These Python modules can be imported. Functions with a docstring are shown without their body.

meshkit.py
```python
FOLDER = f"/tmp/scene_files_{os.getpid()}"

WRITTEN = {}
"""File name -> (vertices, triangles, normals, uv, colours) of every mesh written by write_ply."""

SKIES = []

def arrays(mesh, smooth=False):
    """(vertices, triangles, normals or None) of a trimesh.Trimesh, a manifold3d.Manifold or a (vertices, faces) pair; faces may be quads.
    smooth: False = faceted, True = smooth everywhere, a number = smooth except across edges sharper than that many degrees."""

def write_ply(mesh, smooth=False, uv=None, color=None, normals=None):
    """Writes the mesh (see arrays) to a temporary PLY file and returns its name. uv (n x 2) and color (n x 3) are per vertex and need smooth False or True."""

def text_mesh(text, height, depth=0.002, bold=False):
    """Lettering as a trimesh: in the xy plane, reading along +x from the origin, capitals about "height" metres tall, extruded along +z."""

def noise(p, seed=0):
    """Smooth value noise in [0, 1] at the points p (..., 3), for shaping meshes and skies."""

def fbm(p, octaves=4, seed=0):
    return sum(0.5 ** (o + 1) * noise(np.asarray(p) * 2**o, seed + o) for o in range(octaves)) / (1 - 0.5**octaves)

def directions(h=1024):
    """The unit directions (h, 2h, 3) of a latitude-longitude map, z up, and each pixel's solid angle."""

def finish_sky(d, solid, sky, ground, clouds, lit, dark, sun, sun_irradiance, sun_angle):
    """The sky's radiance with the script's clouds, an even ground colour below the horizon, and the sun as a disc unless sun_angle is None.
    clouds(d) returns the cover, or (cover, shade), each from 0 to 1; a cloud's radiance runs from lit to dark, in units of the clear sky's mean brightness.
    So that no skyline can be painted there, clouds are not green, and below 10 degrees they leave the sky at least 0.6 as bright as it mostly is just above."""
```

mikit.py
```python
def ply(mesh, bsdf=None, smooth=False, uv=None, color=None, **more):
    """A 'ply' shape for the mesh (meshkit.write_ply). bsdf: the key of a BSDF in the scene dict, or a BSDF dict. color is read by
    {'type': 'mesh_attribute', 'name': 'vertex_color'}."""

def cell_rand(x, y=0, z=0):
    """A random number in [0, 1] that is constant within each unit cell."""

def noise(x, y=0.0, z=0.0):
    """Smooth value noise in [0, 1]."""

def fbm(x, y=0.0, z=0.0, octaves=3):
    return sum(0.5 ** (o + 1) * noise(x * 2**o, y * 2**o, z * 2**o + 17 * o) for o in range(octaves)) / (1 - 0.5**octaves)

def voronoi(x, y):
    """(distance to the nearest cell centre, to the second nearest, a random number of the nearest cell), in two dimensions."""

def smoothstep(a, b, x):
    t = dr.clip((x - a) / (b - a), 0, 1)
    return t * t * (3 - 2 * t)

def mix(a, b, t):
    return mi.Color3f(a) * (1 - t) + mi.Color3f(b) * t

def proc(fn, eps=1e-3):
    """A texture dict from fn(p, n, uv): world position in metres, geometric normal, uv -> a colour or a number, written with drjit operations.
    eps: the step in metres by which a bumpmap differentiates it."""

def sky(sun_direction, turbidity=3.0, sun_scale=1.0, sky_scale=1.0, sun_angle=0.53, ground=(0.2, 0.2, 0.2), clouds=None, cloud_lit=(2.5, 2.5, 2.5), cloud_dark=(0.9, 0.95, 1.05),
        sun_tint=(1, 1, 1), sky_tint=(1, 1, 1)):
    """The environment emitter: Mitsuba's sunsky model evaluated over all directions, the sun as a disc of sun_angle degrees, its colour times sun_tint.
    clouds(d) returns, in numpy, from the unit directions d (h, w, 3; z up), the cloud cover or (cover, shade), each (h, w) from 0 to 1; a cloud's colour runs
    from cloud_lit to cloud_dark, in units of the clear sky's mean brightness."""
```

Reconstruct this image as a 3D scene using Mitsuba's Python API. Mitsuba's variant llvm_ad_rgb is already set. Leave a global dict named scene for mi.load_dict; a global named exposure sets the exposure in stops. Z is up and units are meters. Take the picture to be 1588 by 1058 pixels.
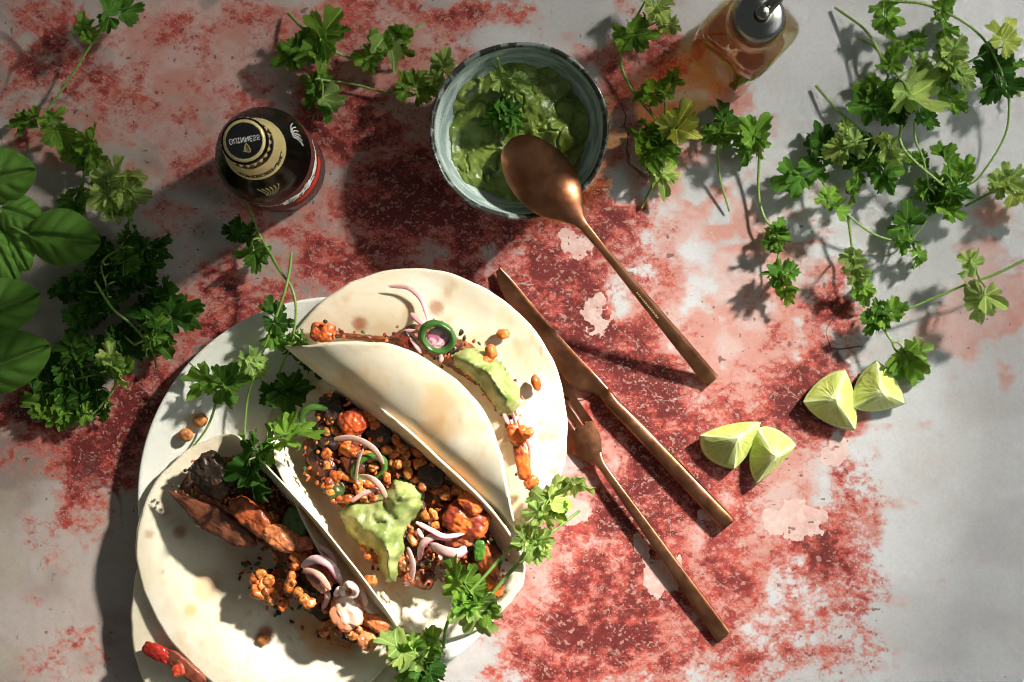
import math, random, numpy as np, trimesh, mitsuba as mi, drjit as dr, shapely
import shapely.geometry as sg
import mikit, meshkit
from mikit import proc, noise, fbm, voronoi, smoothstep, mix
T = mi.ScalarTransform4f
PI = math.pi
scene, labels = {'type': 'scene'}, {}

# ---------------------------------------------------------------- camera, light, exposure
H, PX = 1.70, 2100.0            # camera height over the table (m); photo pixels per metre on the table


def P(px, py, z=0.0):
    """The point at height z (m) that stands at pixel (px, py) of the 1588 x 1058 photograph."""
    k = (1 - z / H) / PX
    return np.array([(px - 794) * k, (529 - py) * k, z])


scene['camera'] = {'type': 'perspective', 'fov': 2 * math.degrees(math.atan(794 / PX / H)), 'fov_axis': 'x', 'near_clip': 0.05, 'far_clip': 50.0,
                   'to_world': T().look_at(origin=[0, 0, H], target=[0, 0, 0], up=[0, 1, 0])}
exposure = -0.04
LAMP = np.array([1.25, 1.00, 1.22])
LAMP_AIM = np.array([0.0, -0.05, 0.0])
scene['key_lamp'] = {'type': 'disk', 'to_world': T().look_at(origin=LAMP.tolist(), target=LAMP_AIM.tolist(), up=[0, 0, 1]) @ T().scale(0.075),
                     'emitter': {'type': 'area', 'radiance': {'type': 'rgb', 'value': [575, 552, 515]}}}
labels['key_lamp'] = {'label': 'round studio lamp out of frame', 'category': 'lamp'}
scene['room_light'] = {'type': 'constant', 'radiance': {'type': 'rgb', 'value': [0.122, 0.130, 0.122]}}
SOFT = np.array([1.55, -0.15, 1.05])
scene['soft_fill'] = {'type': 'rectangle', 'to_world': T().look_at(origin=SOFT.tolist(), target=[0, -.05, 0], up=[0, 0, 1]) @ T().scale(0.38),
                      'emitter': {'type': 'area', 'radiance': {'type': 'rgb', 'value': [4.3, 4.5, 4.5]}}}  # added fill panel, unseen, lifting the scene with soft light from the right
labels['soft_fill'] = {'label': 'added square fill light right of the frame, in place of window light', 'category': 'lamp'}
SPOT_AIM = P(620, 1040)
for _i in range(7):  # spots added beside the key lamp for a hot sun pool on the lower tacos
    _a = _i * 2 * PI / 6
    _o = LAMP + .03 * (LAMP_AIM - LAMP) / np.linalg.norm(LAMP_AIM - LAMP) + (0 if _i == 6 else 0.055) * (np.array([-.7071, .7071, 0]) * math.cos(_a) + np.array([-.4, -.4, .82]) * math.sin(_a))
    scene['added_spot_%03d' % _i] = {'type': 'spot', 'intensity': {'type': 'rgb', 'value': [5.6, 5.35, 4.85]}, 'cutoff_angle': 9.5, 'beam_width': 2.5,
                                    'to_world': T().look_at(origin=_o.tolist(), target=SPOT_AIM.tolist(), up=[0, 0, 1])}

# ---------------------------------------------------------------- materials
RGB = lambda r, g, b: {'type': 'rgb', 'value': [r, g, b]}
VC = {'type': 'mesh_attribute', 'name': 'vertex_color'}


def two(d):
    return {'type': 'twosided', 'bsdf': d}


def principled(base, rough, spec=0.5, **k):
    return two({'type': 'principled', 'base_color': base, 'roughness': rough, 'specular': spec, **k})


# stains of the painted backdrop board, in photo pixels: x, y, half length, half width, turn (degrees), weight
RED = [(60, 50, 160, 90, 30, .26), (150, 760, 90, 130, -60, .30), (30, 650, 70, 45, 0, .5), (190, 640, 90, 50, -30, .38), (240, 340, 120, 60, -40, .18), (90, 1000, 110, 60, 0, .16), (350, 110, 90, 60, 0, .22), (120, 90, 150, 110, 0, .18), (250, 230, 110, 90, 0, .22), (440, 200, 140, 110, 0, .22), (560, 130, 160, 90, 0, .18), (420, 470, 110, 60, 0, .40), (330, 520, 70, 60, 0, .35), (60, 950, 60, 100, 0, .12), (960, 700, 90, 110, 0, .30), (740, 440, 90, 50, 0, .45), (80, 60, 130, 60, 60, .30), (60, 150, 60, 60, 0, .25), (280, 40, 60, 40, 0, .42), (430, 25, 130, 35, 0, .40), (300, 145, 34, 30, 0, .35), (225, 110, 20, 60, 10, .3), (600, 60, 120, 60, 0, .34),
       (600, 8, 60, 14, 0, .45), (745, 15, 90, 28, 0, .62), (720, 60, 40, 40, 0, .3), (560, 210, 110, 70, 20, .52), (620, 300, 100, 70, -20, .68), (720, 340, 110, 60, 0, .75), (520, 400, 110, 60, 0, .62),
       (400, 320, 90, 40, 20, .32), (330, 440, 60, 60, 0, .45), (270, 600, 110, 50, -55, .62), (180, 680, 70, 50, -40, .55), (120, 760, 110, 40, -60, .42), (40, 640, 60, 60, 0, .55), (150, 1000, 60, 50, 0, .2),
       (860, 440, 100, 90, 40, .80), (960, 540, 110, 80, 30, .80), (1000, 640, 90, 70, 30, .68), (900, 340, 70, 70, 0, .55), (1010, 420, 50, 30, 20, .42), (1000, 180, 80, 100, 0, .40), (1000, 60, 60, 60, 0, .45),
       (1040, 90, 40, 30, 0, .4), (960, 330, 50, 50, 0, .52), (1070, 470, 40, 60, 0, .18), (1270, 320, 50, 60, 20, .34), (1250, 460, 80, 60, 20, .36), (1310, 470, 30, 50, 0, .5), (1250, 550, 70, 70, 0, .52), (1180, 620, 120, 60, 0, .45),
       (1230, 660, 90, 50, 0, .62), (1080, 740, 80, 70, 0, .52), (1310, 740, 50, 70, 0, .62), (1290, 860, 60, 70, 0, .58), (1200, 900, 120, 90, 0, .44), (1060, 900, 120, 110, 0, .42), (920, 880, 120, 100, 0, .56),
       (880, 1000, 160, 80, 0, .50), (1060, 1030, 160, 60, 0, .44), (1250, 1010, 90, 60, 0, .36), (980, 760, 80, 60, 0, .62), (1160, 780, 60, 50, 0, .34), (1335, 940, 30, 60, 0, .4), (860, 1060, 120, 60, 0, .4),
       (35, 225, 7, 12, 25, .8), (1160, 172, 35, 16, 20, .28), (1275, 600, 60, 40, 0, .5), (1010, 800, 60, 60, 0, .4), (950, 130, 30, 70, 0, .3)]
PINK = [(180, 180, 220, 170, 0, .42), (120, 800, 120, 200, 0, .22), (420, 330, 140, 120, 0, .4), (1180, 330, 90, 90, 0, .3), (560, 70, 260, 110, 0, .8), (600, 190, 140, 110, 0, .7), (1000, 170, 110, 150, 0, .8), (1180, 470, 140, 120, 0, .45), (1180, 640, 200, 160, 0, .5), (1100, 880, 240, 220, 0, .75), (1530, 480, 75, 110, 30, .95), (1545, 330, 60, 60, 0, .45),
        (300, 60, 110, 80, 0, .6), (60, 230, 70, 40, 0, .4), (850, 400, 160, 120, 0, .6), (960, 600, 140, 120, 0, .7), (900, 920, 160, 170, 0, .8), (1160, 170, 60, 30, 0, .5), (300, 220, 160, 100, 0, .2), (1420, 520, 50, 30, -30, .5)]
FLAKE = [(925, 485, 17, 38, 0), (890, 378, 30, 24, 20), (1235, 808, 52, 30, -10), (1100, 800, 24, 14, 0), (1025, 890, 26, 36, 0), (1000, 840, 10, 22, 0), (1010, 240, 40, 34, 20), (1300, 700, 16, 22, 30), (880, 795, 40, 22, 0), (1045, 900, 20, 14, 0)]


def blobs(x, y, table, sharp=1.0):
    out = mi.Float(0)
    for cx, cy, rx, ry, a, *w in table:
        c, s = math.cos(math.radians(a)), math.sin(math.radians(a))
        dx, dy = x - cx, y - cy
        q = dr.square((dx * c + dy * s) / rx) + dr.square((dy * c - dx * s) / ry)
        out = out + dr.exp(-q * sharp) * (w[0] if w else 1.0)
    return out


def table_color(p, n, uv):
    x, y = p.x * PX + 794, 529 - p.y * PX
    wx, wy = fbm(x / 60, y / 60, 3.0, 3) - .5, fbm(x / 60, y / 60, 9.0, 3) - .5
    xw, yw = x + wx * 70, y + wy * 70
    d = dr.minimum(blobs(xw, yw, RED), 1.0)
    pk = dr.minimum(blobs(xw, yw, PINK), 1.0)
    mid, fine, grain = fbm(x / 40 + 5, y / 30, 1.0, 4), fbm(x / 9.0, y / 7.0, 4.0, 3), fbm(x / 3.2, y / 3.0, 14.0, 2)
    n1 = .50 * mid + .26 * fine + .24 * grain
    th = .765 - .50 * d
    wash = smoothstep(th - .17, th + .06, n1) * smoothstep(.03, .25, d + .12 * pk)                     # thin salmon wash
    m = smoothstep(th - .05, th + .13, n1)                       # red pigment
    m2 = smoothstep(th + .07, th + .23, n1) * smoothstep(.35, .75, d)    # its darkest grains
    cloud = fbm(x / 170, y / 120, 7.0, 4)
    left = smoothstep(900, 500, x)  # left side: pinkish-brown paint, also darkened to imitate the shade there
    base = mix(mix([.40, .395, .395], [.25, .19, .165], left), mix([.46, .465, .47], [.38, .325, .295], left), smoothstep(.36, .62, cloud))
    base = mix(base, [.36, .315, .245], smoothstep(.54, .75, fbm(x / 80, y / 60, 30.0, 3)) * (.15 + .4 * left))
    pinkc = mix([.44, .20, .16], [.46, .30, .27], smoothstep(.35, .65, fbm(x / 45, y / 45, 12.0, 4)))
    base = mix(base, pinkc, smoothstep(.30, .62, pk * 1.0 + (mid - .5) * 1.1) * .9)
    base = base * (.94 + .12 * grain)
    col = mix(base, mix([.42, .165, .13], [.36, .095, .072], fine), wash * .82)
    col = mix(col, mix([.375, .054, .038], [.245, .028, .023], smoothstep(.35, .65, fbm(x / 20, y / 20, 21.0, 3))), m * .93)
    col = mix(col, [.095, .011, .010], m2 * .92)
    chip = smoothstep(.56, .70, .55 * grain + .45 * fbm(x / 9 + 9, y / 6, 33.0, 3))
    col = mix(col, [.50, .27, .22], chip * wash * .55)
    sc = dr.abs(fbm((x * .8 + y * .6) / 150, (y * .8 - x * .6) / 12, 61.0, 3) - .5)
    sc2 = dr.abs(fbm(x / 90 + 7, y / 40, 71.0, 3) - .5)
    col = mix(col, [.52, .36, .32], ((1 - smoothstep(.0, .012, sc)) * .35 + (1 - smoothstep(.0, .006, sc2)) * .45) * smoothstep(.45, .6, fbm(x / 60, y / 60, 81.0, 2)))
    # peeled flakes of pale paint with a sharp edge
    fx, fy = fbm(x / 17, y / 17, 2.0, 4) - .5, fbm(x / 17, y / 17, 8.0, 4) - .5
    f = smoothstep(.38, .46, blobs(x + fx * 48, y + fy * 48, FLAKE))
    col = mix(col, mix([.50, .33, .29], [.56, .42, .38], fine) * (.9 + .2 * grain), f * (.62 + .45 * fine))
    # cracks
    v1, v2, _ = voronoi((x + wx * 50) / 70, (y + wy * 50) / 70)
    cm = blobs(x, y, [(1005, 190, 45, 90, 0), (1310, 520, 30, 50, 0), (900, 620, 40, 40, 0)])
    col = mix(col, [.06, .016, .014], (1 - smoothstep(.015, .05, v2 - v1)) * smoothstep(.25, .5, cm) * .85)
    iso = dr.abs(fbm(x / 70 + 3, y / 90, 40.0, 2) - .5)
    col = mix(col, [.085, .03, .026], (1 - smoothstep(.008, .035, iso)) * blobs(x, y, [(60, 80, 90, 90, 0), (200, 730, 70, 60, 0)]) * .8)
    # dust, pits
    pit = smoothstep(.83, .88, fbm(x / 9, y / 9, 50.0, 2))
    col = mix(col, [.10, .035, .03], pit * .7 * smoothstep(.1, .3, d + pk * .3))
    return col


def table_bump(p, n, uv):
    x, y = p.x * PX, p.y * PX
    return fbm(x / 9, y / 9, 4.0, 3)


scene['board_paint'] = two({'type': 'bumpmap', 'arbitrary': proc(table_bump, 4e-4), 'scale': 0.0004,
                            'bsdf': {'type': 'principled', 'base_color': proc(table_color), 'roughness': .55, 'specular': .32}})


def ceramic(p, n, uv):
    c = P(805, 202, .062)
    a = dr.atan2(p.y - c[1], p.x - c[0])
    st = fbm(dr.cos(a) * 3, dr.sin(a) * 3, p.z * 190, 4)
    col = mix([.20, .26, .245], [.40, .475, .445], smoothstep(.33, .66, st))
    sp = fbm(p.x * 900, p.y * 900, p.z * 900, 2)
    col = mix(col, [.035, .032, .028], smoothstep(.74, .80, sp) * .8)
    rim = smoothstep(.0575, .0605, p.z)
    return mix(col, [.030, .028, .026], rim * (.55 + .45 * smoothstep(.34, .50, fbm(p.x * 160, p.y * 160, 3.0, 4))))


scene['bowl_glaze'] = principled(proc(ceramic), .26, .4)
scene['bowl_outside'] = principled(RGB(.05, .06, .06), .35, .5)
scene['leaf'] = {'type': 'principledthin', 'base_color': VC, 'roughness': .43, 'spec_trans': 0.0, 'diff_trans': 1.0, 'eta': 1.45}
scene['basil_leaf'] = {'type': 'principledthin', 'base_color': VC, 'roughness': .20, 'spec_trans': 0.0, 'diff_trans': .7, 'eta': 1.45}
scene['stalk'] = principled(VC, .42, .45)
scene['tortilla'] = principled(VC, .62, .25)
scene['food'] = principled(VC, .38, .5)
scene['food_wet'] = principled(VC, .24, .6)
scene['dry_food'] = principled(VC, .55, .35)
scene['china'] = principled(RGB(.66, .66, .59), .22, .5)
scene['cloth'] = principled(RGB(.8, .8, .8), .8, .2)


def copper_tone(p, n, uv):
    s = fbm(p.x * 60, p.y * 60, 1.0, 3)
    return mix([.24, .094, .046], [.37, .162, .084], smoothstep(.3, .7, s))


def copper_rough(p, n, uv):
    return .28 + .14 * fbm(p.x * 300, p.y * 300, 2.0, 3)


scene['copper'] = two({'type': 'principled', 'base_color': proc(copper_tone), 'metallic': 1.0, 'roughness': proc(copper_rough)})
scene['dark_glass'] = principled(RGB(.003, .0025, .002), .18, .03)
scene['gold_foil'] = two({'type': 'principled', 'base_color': RGB(.56, .46, .20), 'metallic': .35, 'roughness': .38})
scene['cap_black'] = principled(RGB(.006, .006, .007), .35, .4)
scene['cap_white'] = principled(RGB(.62, .62, .58), .5, .3)
scene['cap_gold_print'] = principled(RGB(.36, .30, .12), .5, .3)
scene['black_print'] = principled(RGB(.03, .025, .015), .6, .2)
scene['label_brown'] = principled(RGB(.085, .026, .020), .6, .12)
scene['label_red'] = principled(RGB(.42, .035, .022), .6, .12)
scene['steel'] = two({'type': 'roughconductor', 'material': 'none', 'specular_reflectance': RGB(.22, .22, .205), 'alpha': .16})
scene['glass_sheet'] = {'type': 'thindielectric', 'int_ior': 1.5, 'specular_transmittance': RGB(.80, .75, .52)}
scene['oil'] = {'type': 'thindielectric', 'int_ior': 1.33, 'specular_transmittance': RGB(.86, .58, .10)}
scene['lime_rind'] = principled(RGB(.17, .30, .03), .35, .5)
scene['lime_flesh'] = principled(VC, .28, .55)


# ---------------------------------------------------------------- helpers
def numbered(key):
    taken = lambda k: k in scene or k in labels or any(q.startswith(k + '__') for q in scene)
    if not taken(key):
        return key
    i = 1
    while taken('%s_%03d' % (key, i)):
        i += 1
    return '%s_%03d' % (key, i)


def thing(name, label, cat, group=None):
    key = numbered(name)
    labels[key] = {'label': label, 'category': cat, **({'group': group} if group else {})}
    return key


def part(root, name, mesh, bsdf, smooth=True, color=None, label=None, kind=None):
    key = numbered(root + '__' + name)
    scene[key] = mikit.ply(mesh, bsdf, smooth, color=color)
    if label or kind:
        labels[key] = {**({'label': label} if label else {}), **({'kind': kind} if kind else {})}
    return key


def single(name, mesh, bsdf, label, cat, smooth=True, color=None, group=None):
    key = thing(name, label, cat, group)
    scene[key] = mikit.ply(mesh, bsdf, smooth, color=color)
    return key


def joined(ms):
    """[(verts, faces, colours)] -> one"""
    vs, fs, cs, at = [], [], [], 0
    for v, f, c in ms:
        vs.append(v), fs.append(np.asarray(f) + at), cs.append(c)
        at += len(v)
    return np.vstack(vs), np.vstack(fs), np.vstack(cs)


def quads(nu, nv, wrap=False):
    """triangles of an nu x nv grid of vertices (row-major, v fastest); wrap joins the last v to the first"""
    i, j = np.meshgrid(np.arange(nu - 1), np.arange(nv if wrap else nv - 1), indexing='ij')
    a, b = i * nv + j, i * nv + (j + 1) % nv
    c, d = a + nv, b + nv
    return np.vstack([np.stack([a, c, d], -1).reshape(-1, 3), np.stack([a, d, b], -1).reshape(-1, 3)])


def spline(pts, n):
    """Catmull-Rom through pts, n points evenly in parameter"""
    p = np.asarray(pts, float)
    if len(p) == 2:
        return p[0] + (p[1] - p[0]) * np.linspace(0, 1, n)[:, None]
    q = np.vstack([2 * p[0] - p[1], p, 2 * p[-1] - p[-2]])
    t = np.linspace(0, len(p) - 1 - 1e-9, n)
    i = np.floor(t).astype(int)
    f = (t - i)[:, None]
    a, b, c, d = q[i], q[i + 1], q[i + 2], q[i + 3]
    return .5 * (2 * b + (c - a) * f + (2 * a - 5 * b + 4 * c - d) * f * f + (3 * b - a - 3 * c + d) * f ** 3)


def tube(pts, r, sides=8, flat=1.0, up=(0, 0, 1), n=None):
    """closed tube along the smoothed polyline; r: one radius or one per point; flat < 1 squashes it along 'up'"""
    pts = np.asarray(pts, float)
    n = n or max(6, 4 * len(pts))
    r = np.interp(np.linspace(0, 1, n), np.linspace(0, 1, np.size(r)), np.ravel(r)) if np.size(r) > 1 else np.full(n, float(r))
    p = spline(pts, n)
    t = np.gradient(p, axis=0)
    t /= np.linalg.norm(t, axis=1, keepdims=True) + 1e-12
    u = np.asarray(up, float) + np.array([.013, .017, .011])
    a = np.cross(t, u)
    a /= np.linalg.norm(a, axis=1, keepdims=True) + 1e-12
    b = np.cross(a, t)
    an = np.arange(sides) * 2 * PI / sides
    v = p[:, None] + r[:, None, None] * (np.cos(an)[None, :, None] * a[:, None] + flat * np.sin(an)[None, :, None] * b[:, None])
    f = quads(n, sides, True)
    v = np.vstack([v.reshape(-1, 3), p[:1], p[-1:]])
    k = np.arange(sides)
    f = np.vstack([f[:, ::-1], np.stack([k, (k + 1) % sides, k * 0 + n * sides], 1)[:, ::-1] * 1, np.stack([(n - 1) * sides + k, k * 0 + n * sides + 1, (n - 1) * sides + (k + 1) % sides], 1)])
    return v, f


def lathe(profile, sides=96, center=(0, 0, 0)):
    """profile [(r, z)] turned round z"""
    pr = np.asarray(profile, float)
    a = np.arange(sides) * 2 * PI / sides
    v = np.stack([pr[:, :1] * np.cos(a), pr[:, :1] * np.sin(a), np.repeat(pr[:, 1:], sides, 1)], -1)
    return v.reshape(-1, 3) + np.asarray(center), quads(len(pr), sides, True)[:, ::-1]


def rot(axis, deg):
    a = math.radians(deg)
    c, s = math.cos(a), math.sin(a)
    x, y, z = axis
    return np.array([[c + x * x * (1 - c), x * y * (1 - c) - z * s, x * z * (1 - c) + y * s], [y * x * (1 - c) + z * s, c + y * y * (1 - c), y * z * (1 - c) - x * s], [z * x * (1 - c) - y * s, z * y * (1 - c) + x * s, c + z * z * (1 - c)]])


RX, RY, RZ = (lambda d: rot((1, 0, 0), d)), (lambda d: rot((0, 1, 0), d)), (lambda d: rot((0, 0, 1), d))
_ICO = {k: trimesh.creation.icosphere(subdivisions=k) for k in (1, 2, 3, 4, 5)}


def nz(p, seed=0, octaves=3):
    return meshkit.fbm(p, octaves, seed) - .5


def mixc(a, b, t):
    t = np.clip(np.asarray(t, float), 0, 1)[..., None]
    return np.asarray(a, float) * (1 - t) + np.asarray(b, float) * t


def sstep(a, b, x):
    t = np.clip((x - a) / (b - a), 0, 1)
    return t * t * (3 - 2 * t)


def blob(c, axes, yaw=0, tilt=0, roll=0, amp=.15, freq=2.0, seed=0, sub=3, box=0.0):
    """a lumpy ellipsoid (box > 0: boxier); returns vertices, faces and unit directions"""
    m = _ICO[sub]
    d = np.array(m.vertices)
    v = d.copy()
    if box:
        v = v / (np.abs(v) ** 6).sum(1, keepdims=True) ** (1 / 6) * box + v * (1 - box)
    v = v * (1 + amp * 2 * nz(d * freq + seed * 7.31, seed, 3)[:, None])
    v = v * np.asarray(axes)
    return v @ (RZ(yaw) @ RY(tilt) @ RX(roll)).T + np.asarray(c), np.array(m.faces), d


# ---------------------------------------------------------------- the setting
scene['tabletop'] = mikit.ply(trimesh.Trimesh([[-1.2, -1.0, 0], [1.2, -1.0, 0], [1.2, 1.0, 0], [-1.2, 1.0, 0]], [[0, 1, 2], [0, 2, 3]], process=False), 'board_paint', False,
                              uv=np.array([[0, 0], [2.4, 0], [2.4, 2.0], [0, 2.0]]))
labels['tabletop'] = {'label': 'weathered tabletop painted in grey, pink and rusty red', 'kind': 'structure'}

# ---------------------------------------------------------------- plate
PC = P(523, 770, .02)
PR = .1455


def plate_z(x, y):
    """height of the plate's upper face, going on level outside the rim"""
    d = np.hypot(x - PC[0], y - PC[1])
    return .0075 + .0125 * sstep(.098, .143, d) - .12 * np.maximum(d - .150, 0)


_pr = [(0, .0075), (.06, .0075), (.098, .0078), (.110, .0098), (.125, .0141), (.135, .0171), (.1405, .0192), (.1435, .0203), (.1452, .0202), (.1458, .0192), (.1448, .0178), (.136, .0140), (.118, .0070), (.100, .0034), (.092, .0030), (.090, .0003), (.086, .0003), (.084, .0030), (0, .0030)]
_pr = spline(_pr, 90)
_pr[:, 0] = np.maximum(_pr[:, 0], 1e-5)
k = thing('plate', 'round off-white dinner plate carrying the tacos', 'plate')
scene[k] = mikit.ply(lathe(_pr, 160, (PC[0], PC[1], 0)), 'china', True)


# ---------------------------------------------------------------- tacos
def profile(pos, neg, n=200):
    """two cross-section curves [(u, z) mm] that start at the crease -> arrays over signed arc length (mm)"""
    def half(p):
        q = spline(p, n)
        return np.concatenate([[0], np.cumsum(np.linalg.norm(np.diff(q, axis=0), axis=1))]), q
    (ta, qa), (tb, qb) = half(pos), half(neg)
    t = np.concatenate([-tb[:0:-1], ta])
    q = np.vstack([qb[:0:-1], qa])
    return t, q


def tortilla(c, axis, R, prof0, prof1, ft=1.0, off=0.0, thick=.0024, seed=0, floor=.0015, spots=(), rings=46, na=200, toast=.0, stain=(), rough=1.0):
    """c: ground point of the crease's middle; axis: unit vector (x, y) along the crease; b is 90 degrees to the left of it (counter-clockwise)"""
    a = np.array([axis[0], axis[1]]) / np.hypot(*axis)
    b = np.array([-a[1], a[0]])
    rr = np.concatenate([np.linspace(0, .9, rings - 8), np.linspace(.91, 1, 8)])
    th = np.arange(na) * 2 * PI / na
    edge = 1 + .035 * rough * 2 * nz(np.stack([np.cos(th) * 1.6, np.sin(th) * 1.6, th * 0 + seed], -1), seed, 2) + .008 * rough * 2 * nz(np.stack([np.cos(th) * 9, np.sin(th) * 9, th * 0 + seed], -1), seed + 3, 2)
    s = R * rr[:, None] * np.cos(th) * edge
    t = R * ft * rr[:, None] * np.sin(th) * edge + off

    def place(prof):
        tt, q = prof
        return np.interp(t * 1000, tt, q[:, 0]) / 1000, np.interp(t * 1000, tt, q[:, 1]) / 1000
    (u0, z0), (u1, z1) = place(prof0), place(prof1)
    w = sstep(-.9, .9, s / R)
    u, z = u0 * (1 - w) + u1 * w, z0 * (1 - w) + z1 * w
    st = np.stack([s * 28, t * 28, s * 0 + seed * 3.7], -1)
    z = z + .0042 * nz(st, seed, 3) * rough + .0060 * nz(st * .4, seed + 5, 2) * rough
    z = z + .0002 * rough * 2 * nz(st * 4.2, seed + 31, 3) * sstep(-.15, .2, nz(st * .9 + 3, seed + 33, 2)) + .0003 * rough * sstep(.16, .30, nz(st * 2.6 + 8, seed + 35, 2))
    u = u + .0040 * nz(st * .6 + 9, seed + 8, 2) * rough
    x = c[0] + s * a[0] + u * b[0]
    y = c[1] + s * a[1] + u * b[1]
    fl = plate_z(x, y) + floor + .0008 * (1 + 2 * nz(st * .6, seed + 2, 2))
    z = .5 * (z + fl + np.sqrt((z - fl) ** 2 + .003 ** 2))
    mid = np.stack([x, y, z], -1)
    # normals on the polar grid
    e1 = np.gradient(mid, axis=0)
    e2 = np.roll(mid, -1, 1) - np.roll(mid, 1, 1)
    nrm = np.cross(e1, e2)
    nrm[0] = nrm[1].mean(0)
    nrm /= np.linalg.norm(nrm, axis=-1, keepdims=True) + 1e-15
    out = e1[-1] / (np.linalg.norm(e1[-1], axis=-1, keepdims=True) + 1e-12)
    h = thick / 2 * np.ones((rings, 1, 1))
    top, bot = mid + nrm * h, mid - nrm * h
    rim = mid[-1] + out * thick * .55
    layers = np.concatenate([top, rim[None], bot[::-1]], 0)
    v = layers.reshape(-1, 3)
    f = quads(len(layers), na, True)
    # colour
    base = mixc([.63, .545, .385], [.715, .65, .50], .5 + 1.6 * nz(st * .8, seed + 11, 3))
    base = mixc(base, [.60, .40, .17], sstep(.10, .30, nz(st * 1.7 + 40, seed + 12, 3)) * toast)
    fine = np.stack([s * 260, t * 260, s * 0 + seed], -1)
    base = mixc(base, [.58, .44, .24], sstep(.12, .28, nz(fine, seed + 13, 2)) * .35)
    fr = st * 5.5
    base = mixc(base, [.36, .17, .07], sstep(.235, .31, nz(fr, seed + 14, 2)) * .55 * sstep(-.02, .14, nz(st * .7 + 20, seed + 15, 2)))
    base = mixc(base, [.45, .26, .10], sstep(.16, .30, nz(st * 2.6 + 8, seed + 35, 2)) * .40)
    base = mixc(base, [.80, .76, .66], sstep(.05, .22, nz(st * 1.3 + 70, seed + 16, 4)) * .5)
    allc = []
    for side, pts in ((0, top), (1, bot)):
        col = base.copy()
        for (sx, sy, sr, sc, amt, sides) in spots:
            if side not in sides:
                continue
            p = P(sx, sy, .02)
            pp = pts * (1 / (1 - pts[..., 2:] / H)) * (1 - .02 / H)
            d = np.hypot(pp[..., 0] - p[0], pp[..., 1] - p[1]) * PX / (1 - .02 / H)
            d = d * (1 + .9 * nz(st * 2.2, seed + 21, 3))
            col = mixc(col, sc, amt * (1 - sstep(sr * .45, sr, d)))
        allc.append(col)
    rimc = mixc(base[-1], [.74, .69, .54], np.full(na, .8))
    colors = np.concatenate([allc[0], rimc[None], allc[1][::-1]], 0).reshape(-1, 3)
    return v, f, colors


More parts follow.
